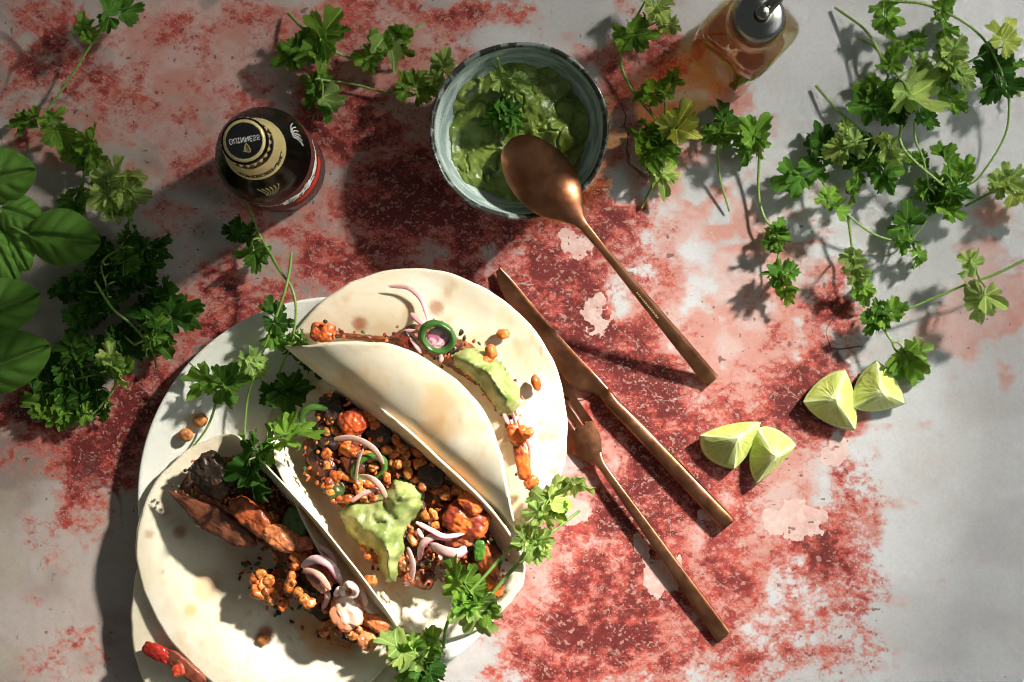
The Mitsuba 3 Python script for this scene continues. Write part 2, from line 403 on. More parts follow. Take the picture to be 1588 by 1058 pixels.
def heightfield(poly_px, z_px, fn, step=.0022, skirt=.004):
    """a lump with the plan of a pixel polygon (read at height z_px): fn(x, y, depth inside) -> z"""
    poly = sg.Polygon([P(x, y, z_px)[:2] for x, y in poly_px]).buffer(.004).buffer(-.004)
    x0, y0, x1, y1 = poly.bounds
    nx, ny = int((x1 - x0) / step) + 3, int((y1 - y0) / step) + 3
    X, Y = np.meshgrid(x0 - step + np.arange(nx) * step, y0 - step + np.arange(ny) * step, indexing='ij')
    pts = shapely.points(X.ravel(), Y.ravel())
    ins = shapely.contains(poly, pts)
    d = shapely.distance(pts, poly.exterior) * np.where(ins, 1, -1)
    z = fn(X.ravel(), Y.ravel(), d)
    keep = d > -step * 1.2
    f = quads(nx, ny)
    f = f[keep[f].all(1)][:, ::-1]
    v = np.stack([X.ravel(), Y.ravel(), z], 1)
    f = f[:, ::-1]
    used, inv = np.unique(f, return_inverse=True)
    return v[used], inv.reshape(-1, 3), d[used]


ORANGE, GOLD, DARKRED, CHAR = (.68, .155, .026), (.66, .25, .05), (.22, .032, .014), (.035, .014, .010)
rnd = random.Random(7)


def kernel(px, py, z, seed, size=.0034):
    r = random.Random(seed)
    ax = [size * r.uniform(.85, 1.4), size * r.uniform(.75, 1.05), size * r.uniform(.5, .95)]
    bx_ = r.choice([0, 0, .6]) 
    v, f, d = blob(P(px, py, z), ax, r.uniform(0, 360), r.uniform(-30, 30), r.uniform(-30, 30), .42, 1.6, seed, 2, bx_)
    base = mixc(r.choice([ORANGE, ORANGE, GOLD, GOLD, DARKRED]), GOLD, np.full(len(v), r.uniform(0, .5)))
    c = mixc(base, DARKRED, sstep(-.06, .16, nz(d * 2.5 + seed, seed, 2)) * .85)
    c = c * r.uniform(.68, 1.15)
    return v, f, c


def strip(px0, px1, w, h, seed, base=ORANGE, dark=DARKRED, bend=.1, char=.5, sub=4, point=0.0):
    """an uneven strip of food between two pixels+heights (px, py, z): a boxy lump, bent"""
    a, b = P(*px0), P(*px1)
    L = np.linalg.norm(b - a)
    v, f, d = blob((0, 0, 0), (L / 2, w / 2, h / 2), 0, 0, 0, .16, 2.2, seed, sub, .55)
    v[:, 1:] *= (1 - point * (1 - sstep(-1.05, .1, v[:, 0] / L * 2)))[:, None]
    v[:, 2] += bend * L * (.25 - (v[:, 0] / L) ** 2)
    v[:, 1] += bend * .6 * L * (.25 - (v[:, 0] / L) ** 2) * (1 if seed % 2 else -1)
    v += (d * np.array([.3, 1, 1])) * (.10 * h * 2 * nz(v * 420, seed + 2, 3))[:, None]
    yaw = math.degrees(math.atan2(b[1] - a[1], b[0] - a[0]))
    tilt = -math.degrees(math.asin((b[2] - a[2]) / L))
    v = v @ (RZ(yaw) @ RY(tilt)).T + (a + b) / 2
    c = mixc(base, dark, sstep(-.08, .15, nz(v * 160 + seed, seed + 5, 3)))
    c = mixc(c, CHAR, sstep(.06, .2, nz(v * 330 + seed, seed + 9, 3)) * char)
    return v, f, c


def crumbs(poly, zfn, n, seed, root, floor=None):
    """spice crumbs scattered over a filling, too small to pick apart"""
    r = random.Random(seed)
    pg, ms = sg.Polygon(poly), []
    x0, y0, x1, y1 = pg.bounds
    while len(ms) < n:
        x, y = r.uniform(x0, x1), r.uniform(y0, y1)
        if not pg.contains(sg.Point(x, y)):
            continue
        g = P(x, y, .03)
        v, f, d = blob(P(x, y, zfn(g[0], g[1])), [r.uniform(.0009, .0026), r.uniform(.0008, .0016), r.uniform(.0007, .0012)], r.uniform(0, 360), r.uniform(-40, 40), 0, .4, 1.5, len(ms), 1)
        ms.append((v, f, np.tile(np.array(r.choice([ORANGE, DARKRED, CHAR, (.42, .10, .03), (.50, .16, .05), (.05, .10, .02)])) * r.uniform(.7, 1.2), (len(v), 1))))
    v, f, c = joined(ms)
    return part(root, 'spice_crumbs', (v, f), 'food', False, c, kind='stuff')


def onion(pts, w, seed, col=(.70, .48, .42), edge=(.46, .07, .17), thick=.0011):
    p = np.array([P(*q) for q in pts])
    n = 26
    v, f = tube(p, np.interp(np.linspace(0, 1, n), [0, .12, .5, .88, 1], [w * .22, w * .42, w * .48, w * .40, w * .15]), 10, .30, (rnd.uniform(-.5, .5), rnd.uniform(-.5, .5), 1), n)
    ang = np.arange(10) * 2 * PI / 10
    e = np.tile(sstep(.3, 1.0, np.cos(ang)), n)
    c = mixc(np.tile(col, (n * 10, 1)), edge, e * .95)
    stripe = .12 * nz(v[:n * 10] * 500, seed, 2)
    c = np.clip(c * (1 + stripe[:, None] * 2), 0, 1)
    return v, f, np.vstack([c, c[:1], c[-1:]])


def guac(poly, zb, h, seed, root, name='guacamole', pale=1.0, step=.0016):
    def fn(x, y, d):
        q = np.stack([x * 95, y * 95, x * 0 + seed], -1)
        e = np.clip(d / .010, 0, 1) ** .55
        z0 = zb if np.isscalar(zb) else zb(x, y)
        return z0 - .004 + (h + .004) * e + (.012 * nz(q * .6, seed, 2) + .0032 * np.sin(14 * nz(q * .5 + 5, seed + 3, 2)) + .0080 * nz(q * 1.9, seed + 1, 5)) * e
    v, f, d = heightfield(poly, .045, fn, step)
    c = mixc([.13, .18, .036], [.33, .36, .135], .5 + 2.6 * nz(v * 130, seed + 2, 3)) * pale
    c = mixc(c, [.15, .22, .03], sstep(.16, .3, nz(v * 330, seed + 6, 2)) * .6)
    c = mixc(c, [.40, .44, .20], sstep(.2, .3, nz(v * 520, seed + 8, 2)) * .6)
    return part(root, name, (v, f), 'food', True, c)


def mince(poly, zfn, seed, root, dark=1.0):
    def fn(x, y, d):
        q = np.stack([x * 170, y * 170, x * 0 + seed], -1)
        e = np.clip(d / .012, 0, 1) ** .6
        return zfn(x, y) * e + .008 * (1 - e) + (.010 * nz(q, seed, 3) + .006 * nz(q * 2.3, seed + 1, 2)) * e
    v, f, d = heightfield(poly, .035, fn, .0016)
    c = mixc([.10, .030, .012], [.30, .075, .022], .5 + 2 * nz(v * 210, seed + 3, 3))
    c = mixc(c, [.030, .020, .010], sstep(.02, .16, nz(v * 130 + 8, seed + 4, 3))) * dark
    return part(root, 'mince', (v, f), 'food', True, c, label='dark seasoned vegetable mince')


AX_A = (.78, -.626)
TA = thing('taco', 'folded taco on the upper right of the plate, its flap closed over jalapeno and guacamole', 'taco', 'tacos on the plate')
TB = thing('taco', 'open middle taco packed with lentils and a big spoonful of green guacamole', 'taco', 'tacos on the plate')
TC = thing('taco', 'taco at the lower left, its wide tortilla spread over the plate edge', 'taco', 'tacos on the plate')
TD = thing('taco', 'mostly hidden taco under the lower left tortilla with a red pepper strip', 'taco', 'tacos on the plate')
BROWN, ORNG = (.32, .12, .045), (.68, .30, .06)

# A: b (left of the axis) points to the upper right; the positive side lies back on the plate, the negative side folds over
pa = profile([(0, 9), (30, 10), (60, 14), (90, 20), (130, 27)], [(0, 9), (-9, 20), (-12, 36), (-6, 54), (6, 67), (22, 74), (38, 76), (54, 74), (70, 70)])
v, f, c = tortilla(P(641, 661, .02), AX_A, .1115, pa, pa, 1.0, .002, seed=3, toast=.35,
                   spots=[(558, 502, 15, BROWN, .9, (0, 1)), (676, 478, 15, BROWN, .75, (0, 1)), (740, 540, 40, ORNG, .45, (0, 1)), (560, 610, 60, ORNG, .25, (0, 1)), (690, 640, 55, ORNG, .30, (0, 1)), (800, 560, 40, ORNG, .25, (0, 1)), (720, 735, 40, ORNG, .3, (0, 1))])
part(TA, 'tortilla', (v, f), 'tortilla', True, c)
# B
pb0 = profile([(0, 10), (16, 11), (28, 20), (33, 38), (37, 56), (41, 74), (44, 92)], [(0, 10), (-16, 11), (-30, 20), (-39, 38), (-44, 56), (-47, 74), (-50, 90)])
pb1 = profile([(0, 12), (16, 12), (30, 18), (40, 30), (46, 46), (52, 62), (58, 80)], [(0, 12), (-20, 12), (-40, 16), (-58, 26), (-70, 36), (-84, 42), (-100, 46)])
v, f, c = tortilla(P(613, 774, .01), (.67, -.74), .1130, pb0, pb1, .76, 0.0, seed=5, toast=.3, spots=[(700, 720, 120, ORNG, .45, (0, 1)), (600, 870, 60, ORNG, .3, (0, 1)), (590, 645, 60, ORNG, .35, (0, 1))])
part(TB, 'tortilla', (v, f), 'tortilla', True, c)
# C
pc0 = profile([(0, 14), (10, 15), (19, 26), (24, 46), (28, 66), (31, 84), (33, 100)], [(0, 14), (-12, 13), (-30, 15), (-60, 18), (-90, 22), (-125, 24)])
v, f, c = tortilla(P(461, 852, .014), (.64, -.77), .1055, pc0, pc0, .90, -.018, seed=9, floor=.0065, toast=.12,
                   spots=[(279, 825, 14, BROWN, .75, (0, 1)), (412, 985, 20, (.25, .07, .02), .9, (0, 1)), (380, 855, 45, BROWN, .30, (0, 1)), (232, 828, 9, BROWN, .5, (0, 1)), (320, 910, 30, ORNG, .35, (0, 1)), (510, 975, 60, ORNG, .7, (0, 1)), (296, 945, 13, ORNG, .6, (0, 1)), (500, 800, 60, (.55, .25, .07), .7, (0, 1)), (545, 880, 70, (.62, .30, .08), .6, (0, 1))])
part(TC, 'tortilla', (v, f), 'tortilla', True, c)
# D
pd = profile([(0, 8), (60, 8), (140, 8)], [(0, 8), (-60, 8), (-140, 8)])
v, f, c = tortilla(P(432, 962, .02), (.6, -.8), .1090, pd, pd, 1.0, 0, seed=12, floor=.0012, toast=.5, spots=[(250, 940, 40, BROWN, .15, (0, 1))])
part(TD, 'tortilla', (v, f), 'tortilla', True, c)

# fillings of B
PB = [(512, 606), (560, 625), (620, 680), (690, 740), (750, 790), (788, 860), (782, 915), (740, 922), (680, 905), (620, 905), (575, 880), (550, 830), (515, 780), (470, 735), (462, 690), (500, 640)]
cB = P(630, 775, .03)


def zB(x, y):
    s = ((x - cB[0]) * .69 - (y - cB[1]) * .72)
    return .044 - .014 * sstep(.03, .11, s) - .006 * sstep(-.05, -.12, s)


mince(PB, zB, 31, TB, .9)
guac([(528, 796), (545, 780), (580, 772), (602, 756), (612, 742), (640, 748), (656, 762), (656, 785), (640, 805), (628, 830), (632, 850), (620, 872), (612, 900), (600, 902), (590, 880), (588, 858), (560, 845), (540, 825)], lambda x, y: zB(x, y) + .004, .014, 41, TB)
for i, (p0, p1) in enumerate([((512, 625, .040), (530, 665, .046)), ((495, 660, .040), (520, 700, .046)), ((485, 700, .040), (515, 735, .046)), ((505, 740, .042), (530, 770, .046)), ((540, 700, .046), (560, 735, .048)), ((575, 660, .044), (600, 690, .048)), ((650, 730, .048), (690, 745, .050)), ((600, 800, .044), (640, 870, .044))]):
    v, f, c = strip(p0, p1, .016, .010, 210 + i, [(.05, .025, .014), (.045, .02, .014), (.10, .03, .014), (.06, .09, .02), (.16, .04, .018)][i % 5], (.02, .010, .008), .06, .3)
    part(TB, 'mushroom_slice', (v, f), 'food', True, c)  # dark pieces; the upper left ones added to imitate shade in the filling
kpos = []
r = random.Random(21)
for i in range(46):       # the row of lentils along the right flap
    t = i / 45
    bx, by = 598 + 150 * t, 690 + 108 * t
    kpos.append((bx + r.gauss(0, 15), by + r.gauss(0, 13), .049))
for i in range(44):
    kpos.append((r.uniform(505, 590), r.uniform(640, 780), .046))
for q in [(571, 862), (575, 900), (660, 800), (675, 815), (672, 798), (640, 838), (600, 740), (555, 752), (735, 768), (712, 762), (690, 700 + 70), (655, 755), (630, 705), (618, 720)]:
    kpos.append((q[0], q[1], .052))
for i, (x, y, z) in enumerate(kpos):
    g = P(x, y, z)
    v, f, c = kernel(x, y, max(z, zB(g[0], g[1]) + .004), 100 + i, .0038 if i % 3 else .0031)
    part(TB, 'lentil', (v, f), 'food', True, c)
for i, (p0, p1, w, h, b_) in enumerate([((690, 795, .050), (756, 820, .050), .021, .014, ORANGE), ((715, 765, .054), (745, 795, .056), .013, .010, ORANGE), ((536, 640, .046), (560, 672, .050), .019, .016, (.55, .09, .02)), ((690, 835, .046), (735, 838, .048), .012, .010, (.66, .22, .08)),
                                       ((742, 845, .042), (775, 925, .036), .013, .010, ORANGE), ((625, 885, .036), (672, 905, .034), .015, .012, (.72, .27, .12)), ((528, 690, .046), (556, 705, .048), .011, .010, ORANGE), ((618, 855, .045), (640, 880, .042), .014, .012, (.72, .3, .12)), ((505, 655, .036), (520, 615, .034), .020, .016, (.05, .02, .015))]):
    v, f, c = strip(p0, p1, w, h, 60 + i, b_, DARKRED, .06, .55)
    part(TB, 'chicken_strip' if i not in (8,) else 'mushroom_slice', (v, f), 'food', True, c)
for i, pts in enumerate([[(518, 681, .055), (548, 680, .060), (578, 695, .062), (595, 720, .056)], [(556, 738, .058), (575, 742, .062), (590, 755, .062), (600, 775, .056)], [(545, 778, .056), (565, 765, .058), (590, 758, .058)], [(565, 692, .060), (556, 715, .058), (552, 745, .054), (553, 770, .048)],
                         [(650, 868, .050), (655, 845, .056), (675, 832, .058), (700, 838, .056)], [(632, 848, .052), (640, 875, .052), (636, 900, .046), (628, 908, .042)], [(645, 810, .056), (668, 822, .060), (690, 832, .060), (720, 828, .056)], [(668, 845, .056), (690, 855, .060), (712, 858, .058), (722, 848, .054)], [(680, 862, .050), (696, 880, .048), (702, 890, .044)], [(648, 820, .05), (655, 840, .052), (648, 862, .05)]]):
    v, f, c = onion(pts, (.0052, .005, .004, .0026, .006, .005, .0045, .0085, .0035, .004)[i], i, (.62, .40, .31) if i < 4 else (.74, .47, .42))
    part(TB, 'onion_slice', (v, f), 'food_wet', True, c)
for i, (x, y, z, yw) in enumerate([(573, 728, .050, 30), (492, 650, .040, 0)]):
    m = trimesh.creation.torus(.0115, .0030, major_sections=40, minor_sections=12)
    v = np.array(m.vertices) * [1, .85, .9] @ (RZ(yw) @ RX(25)).T + P(x, y, z)
    part(TB, 'jalapeno_ring', (v, m.faces), 'food_wet', True, mixc([.03, .09, .015], [.10, .22, .04], .5 + nz(v * 200, 4)))
v, f, c = strip((744, 838, .050), (742, 870, .046), .008, .004, 3, (.10, .25, .03), (.05, .14, .02), .1, 0)
part(TB, 'jalapeno_strip', (v, f), 'food_wet', True, c)

# fillings of A
PA = [(478, 508), (500, 496), (530, 512), (600, 516), (640, 490), (690, 500), (760, 540), (806, 600), (822, 680), (826, 750), (800, 740), (770, 650), (730, 600), (660, 556), (560, 532), (490, 524)]
mince(PA, lambda x, y: .034 + 0 * x, 33, TA, .9)
guac([(703, 552), (722, 542), (752, 545), (775, 562), (790, 585), (806, 605), (806, 625), (792, 640), (776, 640), (762, 620), (745, 596), (722, 578), (706, 566)], .046, .016, 43, TA, pale=1.15)
for i, (p0, p1, w, h, b_) in enumerate([((482, 512, .030), (520, 518, .032), .014, .012, (.75, .16, .03)), ((640, 520, .050), (622, 538, .050), .014, .010, (.03, .014, .014)), ((790, 660, .046), (812, 690, .044), .010, .008, ORANGE), ((805, 690, .044), (815, 745, .040), .010, .008, ORANGE), ((818, 742, .040), (830, 755, .038), .011, .009, ORANGE)]):
    v, f, c = strip(p0, p1, w, h, 80 + i, b_, DARKRED, .06, .4)
    part(TA, 'chicken_strip', (v, f), 'food', True, c)
for i, pts in enumerate([[(603, 444, .030), (632, 446, .031), (652, 462, .031), (660, 482, .034), (664, 500, .042)], [(637, 486, .046), (648, 496, .052), (660, 505, .052)], [(616, 524, .046), (630, 514, .052), (652, 514, .054)], [(636, 524, .056), (646, 538, .058), (654, 548, .056)], [(680, 548, .056), (684, 556, .060), (682, 562, .060)], [(805, 645, .044), (790, 655, .046), (780, 640, .05)], [(806, 668, .042), (822, 690, .040), (824, 720, .038), (815, 745, .036)], [(795, 640, .05), (800, 660, .048), (806, 690, .042)]]):
    v, f, c = onion(pts, (.0042, .0048, .0034, .0034, .004, .004, .0048, .003)[i], 30 + i, (.74, .44, .40))
    part(TA, 'onion_slice', (v, f), 'food_wet', True, c)
m = trimesh.creation.torus(.0108, .0026, major_sections=48, minor_sections=12)
v = np.array(m.vertices)
v[:, 2] *= 1.6
v = v * (1 + .14 * nz(v * 160, 3, 2)[:, None] * [1, 1, 3])
v = v * [1.06, .92, 1] @ (RZ(-35) @ RX(12) @ RY(10)).T + P(678, 523, .058)
jr = part(TA, 'jalapeno_ring', (v, m.faces), 'food_wet', True, mixc([.02, .07, .01], [.06, .16, .03], .5 + nz(v * 300, 4)), label='dark green jalapeno ring with seeds')
v, f, d = blob(P(679, 524, .056), (.0088, .0075, .002), 20, 0, 0, .2, 3, 5, 3)
part(TA, 'onion_slice', (v, f), 'food_wet', True, mixc([.70, .45, .44], [.40, .10, .20], sstep(.02, .12, nz(v * 450, 3))))
for i, (x, y) in enumerate([(780, 518), (762, 546), (831, 594), (754, 560), (812, 668), (818, 672)]):
    g = P(x, y, .03)
    v, f, c = kernel(x, y, plate_z(g[0], g[1]) + .012 + (.02 if i in (1, 3, 4, 5) else 0), 400 + i, .0044)
    part(TA, 'lentil', (v, f), 'food', True, c * .6 + np.array(ORANGE) * .4)

# fillings of C
PCC = [(296, 712), (345, 706), (425, 716), (470, 780), (510, 850), (545, 900), (590, 962), (600, 1000), (565, 992), (500, 950), (440, 930), (395, 902), (428, 872), (400, 850), (330, 800), (262, 762)]
cC = P(455, 850, .03)


def zC(x, y):
    s = ((x - cC[0]) * .72 - (y - cC[1]) * .69)
    return .036 + .0 * s - .008 * sstep(.05, .11, s)


mince(PCC, zC, 35, TC, .75)
for i, (p0, p1, w, h, b_, nm) in enumerate([((258, 760, .040), (395, 842, .046), .019, .011, (.20, .065, .03), 'potato_wedge'), ((300, 720, .040), (360, 760, .044), .026, .016, (.035, .022, .014), 'mushroom_slice'), ((305, 735, .040), (345, 715, .042), .022, .016, (.05, .03, .018), 'mushroom_slice'), ((362, 778, .050), (420, 825, .052), .018, .012, (.40, .085, .025), 'chicken_strip'),
                                           ((408, 820, .054), (462, 845, .054), .018, .012, (.62, .20, .075), 'chicken_strip'), ((440, 845, .050), (490, 842, .052), .011, .009, (.62, .16, .08), 'chicken_strip'), ((480, 880, .054), (510, 915, .052), .013, .008, (.75, .33, .20), 'chicken_strip'), ((500, 870, .050), (520, 905, .050), .009, .008, (.65, .12, .04), 'pepper_strip'), ((470, 930, .038), (510, 960, .036), .011, .008, (.10, .05, .02), 'mushroom_slice'),
                                           ((520, 975, .034), (556, 990, .034), .011, .008, (.06, .035, .02), 'mushroom_slice'), ((555, 978, .036), (582, 1005, .034), .014, .010, (.72, .26, .10), 'chicken_strip'), ((560, 950, .040), (600, 978, .038), .011, .008, (.62, .18, .06), 'pepper_strip'), ((350, 745, .046), (330, 770, .044), .016, .012, (.11, .05, .02), 'mushroom_slice'), ((440, 800, .050), (480, 815, .050), .020, .012, (.07, .14, .025), 'pepper_strip')]):
    v, f, c = strip(p0, p1, w, h, 120 + i, b_, tuple(.45 * q for q in b_), .05, .35, 4, .9 if i == 0 else .2 * (i % 3))
    part(TC, nm, (v, f), 'food', True, c, label='green pepper strip' if i == 13 else None)
kpos = []
r = random.Random(5)
for q in [(460, 865), (458, 878), (452, 893), (450, 904), (462, 918), (447, 912), (475, 868), (480, 935), (472, 930), (408, 905), (412, 918), (418, 902), (400, 922), (398, 912), (425, 918), (430, 926), (420, 932), (440, 938), (395, 898), (434, 912), (405, 890), (363, 782), (402, 815), (425, 842)]:
    kpos.append((q[0], q[1], .052 if q[0] > 440 else .042))
for i in range(26):
    t = r.random()
    kpos.append((410 + 90 * t + r.gauss(0, 12), 800 + 80 * t + r.gauss(0, 12), .048))
for i in range(12):
    kpos.append((500 + r.uniform(0, 70), 925 + r.uniform(0, 60), .040))
for i, (x, y, z) in enumerate(kpos):
    v, f, c = kernel(x, y, z, 600 + i, .0042 if i < 24 else .0034)
    part(TC, 'lentil', (v, f), 'food', True, c)
for i, (pts, w) in enumerate([([(468, 880, .056), (488, 868, .064), (512, 876, .066), (530, 905, .058)], .0075), ([(490, 845, .056), (510, 858, .060), (522, 880, .058)], .005), ([(470, 885, .058), (492, 890, .062), (512, 915, .058)], .006), ([(500, 905, .05), (508, 925, .05), (500, 945, .045)], .005), ([(545, 900, .056), (560, 915, .058), (568, 940, .052)], .005)]):
    v, f, c = onion(pts, w, 50 + i, (.78, .52, .50) if i < 2 else (.78, .45, .32))
    part(TC, 'onion_slice', (v, f), 'food_wet', True, c)
v, f, d = blob(P(541, 946, .048), (.0118, .0145, .006), 20, 14, 0, .42, 1.5, 9, 4)
part(TC, 'mushroom_slice', (v, f), 'food_wet', True, mixc([.80, .60, .47], [.52, .17, .07], np.clip(sstep(.5, .95, np.hypot(d[:, 0], d[:, 1])) * .9 + sstep(0, .2, nz(d * 2.2, 5)) * .6, 0, 1)), label='pale mushroom half at the end of the filling')
for i, pts in enumerate([[(532, 912, .062), (540, 906, .066), (550, 912, .064), (550, 922, .060), (540, 926, .058)], [(520, 925, .056), (527, 915, .060), (533, 925, .058)]]):
    v, f, c = onion(pts, .006, 70 + i, (.80, .60, .50), (.60, .22, .12))
    part(TC, 'onion_slice', (v, f), 'food_wet', True, c)
g = P(408, 992, .03)
v, f, c = kernel(408, 992, plate_z(g[0], g[1]) + .012, 700, .0042)
part(TC, 'lentil', (v, f), 'food', True, c * .4 + np.array(GOLD) * .6)
# D
for i, (p0, p1, w, h, b_) in enumerate([((222, 1002, .028), (268, 1022, .029), .011, .007, (.42, .025, .015)), ((255, 1010, .029), (318, 1062, .029), .011, .007, (.20, .05, .025)), ((272, 1030, .031), (282, 1048, .031), .010, .007, (.55, .07, .03))]):
    v, f, c = strip(p0, p1, w, h, 180 + i, b_, tuple(.5 * q for q in b_), .08, .3)
    part(TD, 'pepper_strip', (v, f), 'food_wet', True, c)

crumbs(PB, lambda x, y: zB(x, y) + .004, 420, 1, TB)
crumbs(PCC, lambda x, y: zC(x, y) + .004, 380, 2, TC)
crumbs(PA, lambda x, y: .040, 120, 3, TA)
crumbs([(380, 850), (420, 870), (480, 950), (560, 1000), (540, 1010), (430, 960), (370, 900)], lambda x, y: plate_z(x, y) + .013, 60, 4, TC)
# loose roasted chickpeas on the plate
for i, (x, y, lab) in enumerate([(288, 675, 'roasted chickpea lying nearest the plate rim, left of two others'), (311, 652, 'roasted chickpea beside the end of the short cilantro stalk on the plate'), (340, 694, 'roasted chickpea just above the dark filling of the lower left taco')]):
    g = P(x, y, .01)
    v, f, d = blob(P(x, y, plate_z(g[0], g[1]) + .0046), (.0056, .0050, .0046), 40 * i, 0, 0, .13, 1.8, i + 3, 3)
    single('roasted_chickpea', (v, f), 'dry_food', lab, 'chickpea', True, mixc([.48, .20, .055], [.22, .06, .02], sstep(.0, .2, nz(d * 2, i))), 'loose chickpeas on the plate')


# ---------------------------------------------------------------- bowl and guacamole
BC = P(805, 202, .062)
bw = [(.0005, .0145), (.020, .0150), (.034, .0190), (.044, .0275), (.0515, .0380), (.0570, .0500), (.0602, .0605), (.0612, .0625), (.0625, .0630), (.0636, .0618), (.0632, .0590)]
bo = [(.0632, .0590), (.0610, .0470), (.0560, .0340), (.0480, .0200), (.0380, .0090), (.0290, .0050), (.0280, .0004), (.0245, .0004), (.0235, .0040), (.0005, .0040)]
k = thing('bowl', 'small grey-green ceramic bowl with a speckled dark rim, filled with guacamole', 'bowl')
_b = spline(bw, 70)


def handmade(vf):
    v, f = vf
    a = np.arctan2(v[:, 1] - BC[1], v[:, 0] - BC[0])
    s = 1 + .010 * np.sin(2 * a + .6) + .005 * np.sin(3 * a) + .003 * np.sin(7 * a + v[:, 2] * 90)
    v = v.copy()
    v[:, :2] = BC[:2] + (v[:, :2] - BC[:2]) * s[:, None]
    v[:, 2] += .0008 * np.sin(3 * a + 1) * (v[:, 2] / .06)
    return v, f


part(k, 'inner_wall', handmade(lathe(_b, 160, (BC[0], BC[1], 0))), 'bowl_glaze')
part(k, 'outer_wall', handmade(lathe(spline(bo, 50), 160, (BC[0], BC[1], 0))), 'bowl_outside')
# guacamole: a lumpy disc
rr, th = np.linspace(0, 1, 70), np.arange(200) * 2 * PI / 200
X = BC[0] + .0545 * rr[:, None] * np.cos(th)
Y = BC[1] + .0545 * rr[:, None] * np.sin(th)
q = np.stack([X * 70, Y * 70, X * 0 + 2.5], -1)
ridge = np.abs(nz(q * 1.1 + 3, 5, 3))
Z = .0375 + .016 * nz(q * .8, 6, 2) - .0022 * sstep(.06, .0, ridge) + .0026 * nz(q * 3.0, 8, 4) - .002 * rr[:, None] ** 4
v = np.stack([X, Y, Z], -1).reshape(-1, 3)
c = mixc([.075, .125, .014], [.19, .25, .04], .5 + 2.2 * nz(v * 90, 12, 3))
c = mixc(c, [.25, .31, .075], sstep(.12, .26, nz(v * 260, 13, 3)) * .6)
c = mixc(c, [.06, .10, .012], sstep(.10, .25, nz(v * 150 + 4, 15, 2)) * .8)
single('guacamole', (v, quads(70, 200, True)), 'food', 'chunky green guacamole filling the ceramic bowl', 'guacamole', True, c)


# ---------------------------------------------------------------- cutlery
def blade(stations, across=19, n=90, power=2.0):
    """stations: (px, py, z, half width, dome, thickness) along a piece of cutlery: a closed, slightly domed sheet"""
    st = np.asarray(stations, float)
    ctr = np.array([P(*q[:3]) for q in st])
    rows = spline(np.hstack([ctr, st[:, 3:]]), n)
    p, w, dome, th = rows[:, :3], np.maximum(rows[:, 3], 1e-4), rows[:, 4], np.maximum(rows[:, 5], 2e-4)
    t = np.gradient(p, axis=0)
    t /= np.linalg.norm(t, axis=1, keepdims=True)
    side = np.cross(t, [0, 0, 1])
    side /= np.linalg.norm(side, axis=1, keepdims=True)
    up = np.cross(side, t)
    y = np.sin(np.linspace(-PI / 2, PI / 2, across))
    prof = 1 - np.abs(y) ** power
    edge = np.sqrt(np.maximum(1 - np.abs(y) ** 8, 0))
    tops = p[:, None] + side[:, None] * (w[:, None] * y)[..., None] + up[:, None] * (dome[:, None] * prof + th[:, None] * .5 * edge)[..., None]
    bots = p[:, None] + side[:, None] * (w[:, None] * y)[..., None] + up[:, None] * (dome[:, None] * prof - th[:, None] * .5 * edge)[..., None]
    loop = np.concatenate([tops, bots[:, -2:0:-1]], 1)
    m = loop.shape[1]
    v = np.vstack([loop.reshape(-1, 3), loop[0].mean(0)[None], loop[-1].mean(0)[None]])
    k = np.arange(m)
    f = np.vstack([quads(n, m, True), np.stack([k, (k + 1) % m, k * 0 + n * m], 1), np.stack([(n - 1) * m + k, k * 0 + n * m + 1, (n - 1) * m + (k + 1) % m], 1)])
    return v, f


k = thing('spoon', 'copper spoon resting bowl-down across the rim of the guacamole bowl', 'spoon')
ax, ay = .655, .755
sp = []
for d_, w_, dm in [(0, 2, .0), (2, 9, .0012), (6, 14.5, .0030), (14, 20, .006), (28, 24.3, .0088), (42, 24.6, .0092), (54, 22.0, .0078), (64, 16.5, .0052), (72, 10.2, .0026), (79, 5.4, .001), (85, 3.6, .0003)]:
    px_ = 786 + ax * d_ / 1000 * PX * 1.035
    py_ = 213 + ay * d_ / 1000 * PX * 1.035
    px_, py_ = 790 + (px_ - 786) * .965, 218 + (py_ - 213) * .965
    sp.append((px_, py_, .050 + .020 * sstep(0, 70, d_), w_ * .91 / 1000, dm, .0016))
part(k, 'spoon_bowl', blade(sp, 31, 110, 2.2), 'copper', 40)
hx, hy = sp[-1][:2]
hs = [(hx, hy, .0700, .0036, .0003, .0024)]
for t_, w_, z_ in [(.15, 3.1, .066), (.35, 3.6, .052), (.6, 4.6, .034), (.8, 5.4, .019), (.97, 6.0, .0052), (1.0, 6.0, .0040)]:
    hs.append((hx + (1105 - hx) * t_, hy + (592 - hy) * t_, z_, w_ / 1000, .0003, .0026))
part(k, 'handle', blade(hs, 15, 90), 'copper', 40)
# the worn stamp on the handle: a row of tiny raised marks, too small to read
mk = []
r = random.Random(3)
for i in range(15):
    t_ = .42 + .16 * i / 14
    x_, y_ = hx + (1105 - hx) * t_ - 2, hy + (592 - hy) * t_ + 1
    z_ = np.interp(t_, [0, .15, .35, .6, .8, .97], [.07, .066, .052, .034, .019, .0052])
    b_ = trimesh.creation.box((.0009, r.uniform(.0006, .0014), .0003))
    mk.append(np.array(b_.vertices) @ RZ(-50 + r.uniform(-20, 20)).T + P(x_, y_, z_ + .0019))
part(k, 'stamp', (np.vstack(mk), np.vstack([np.array(b_.faces) + 8 * i for i in range(15)])), 'gold_foil', False)

k = thing('knife', 'copper table knife with its blade tucked against the tortilla', 'knife')
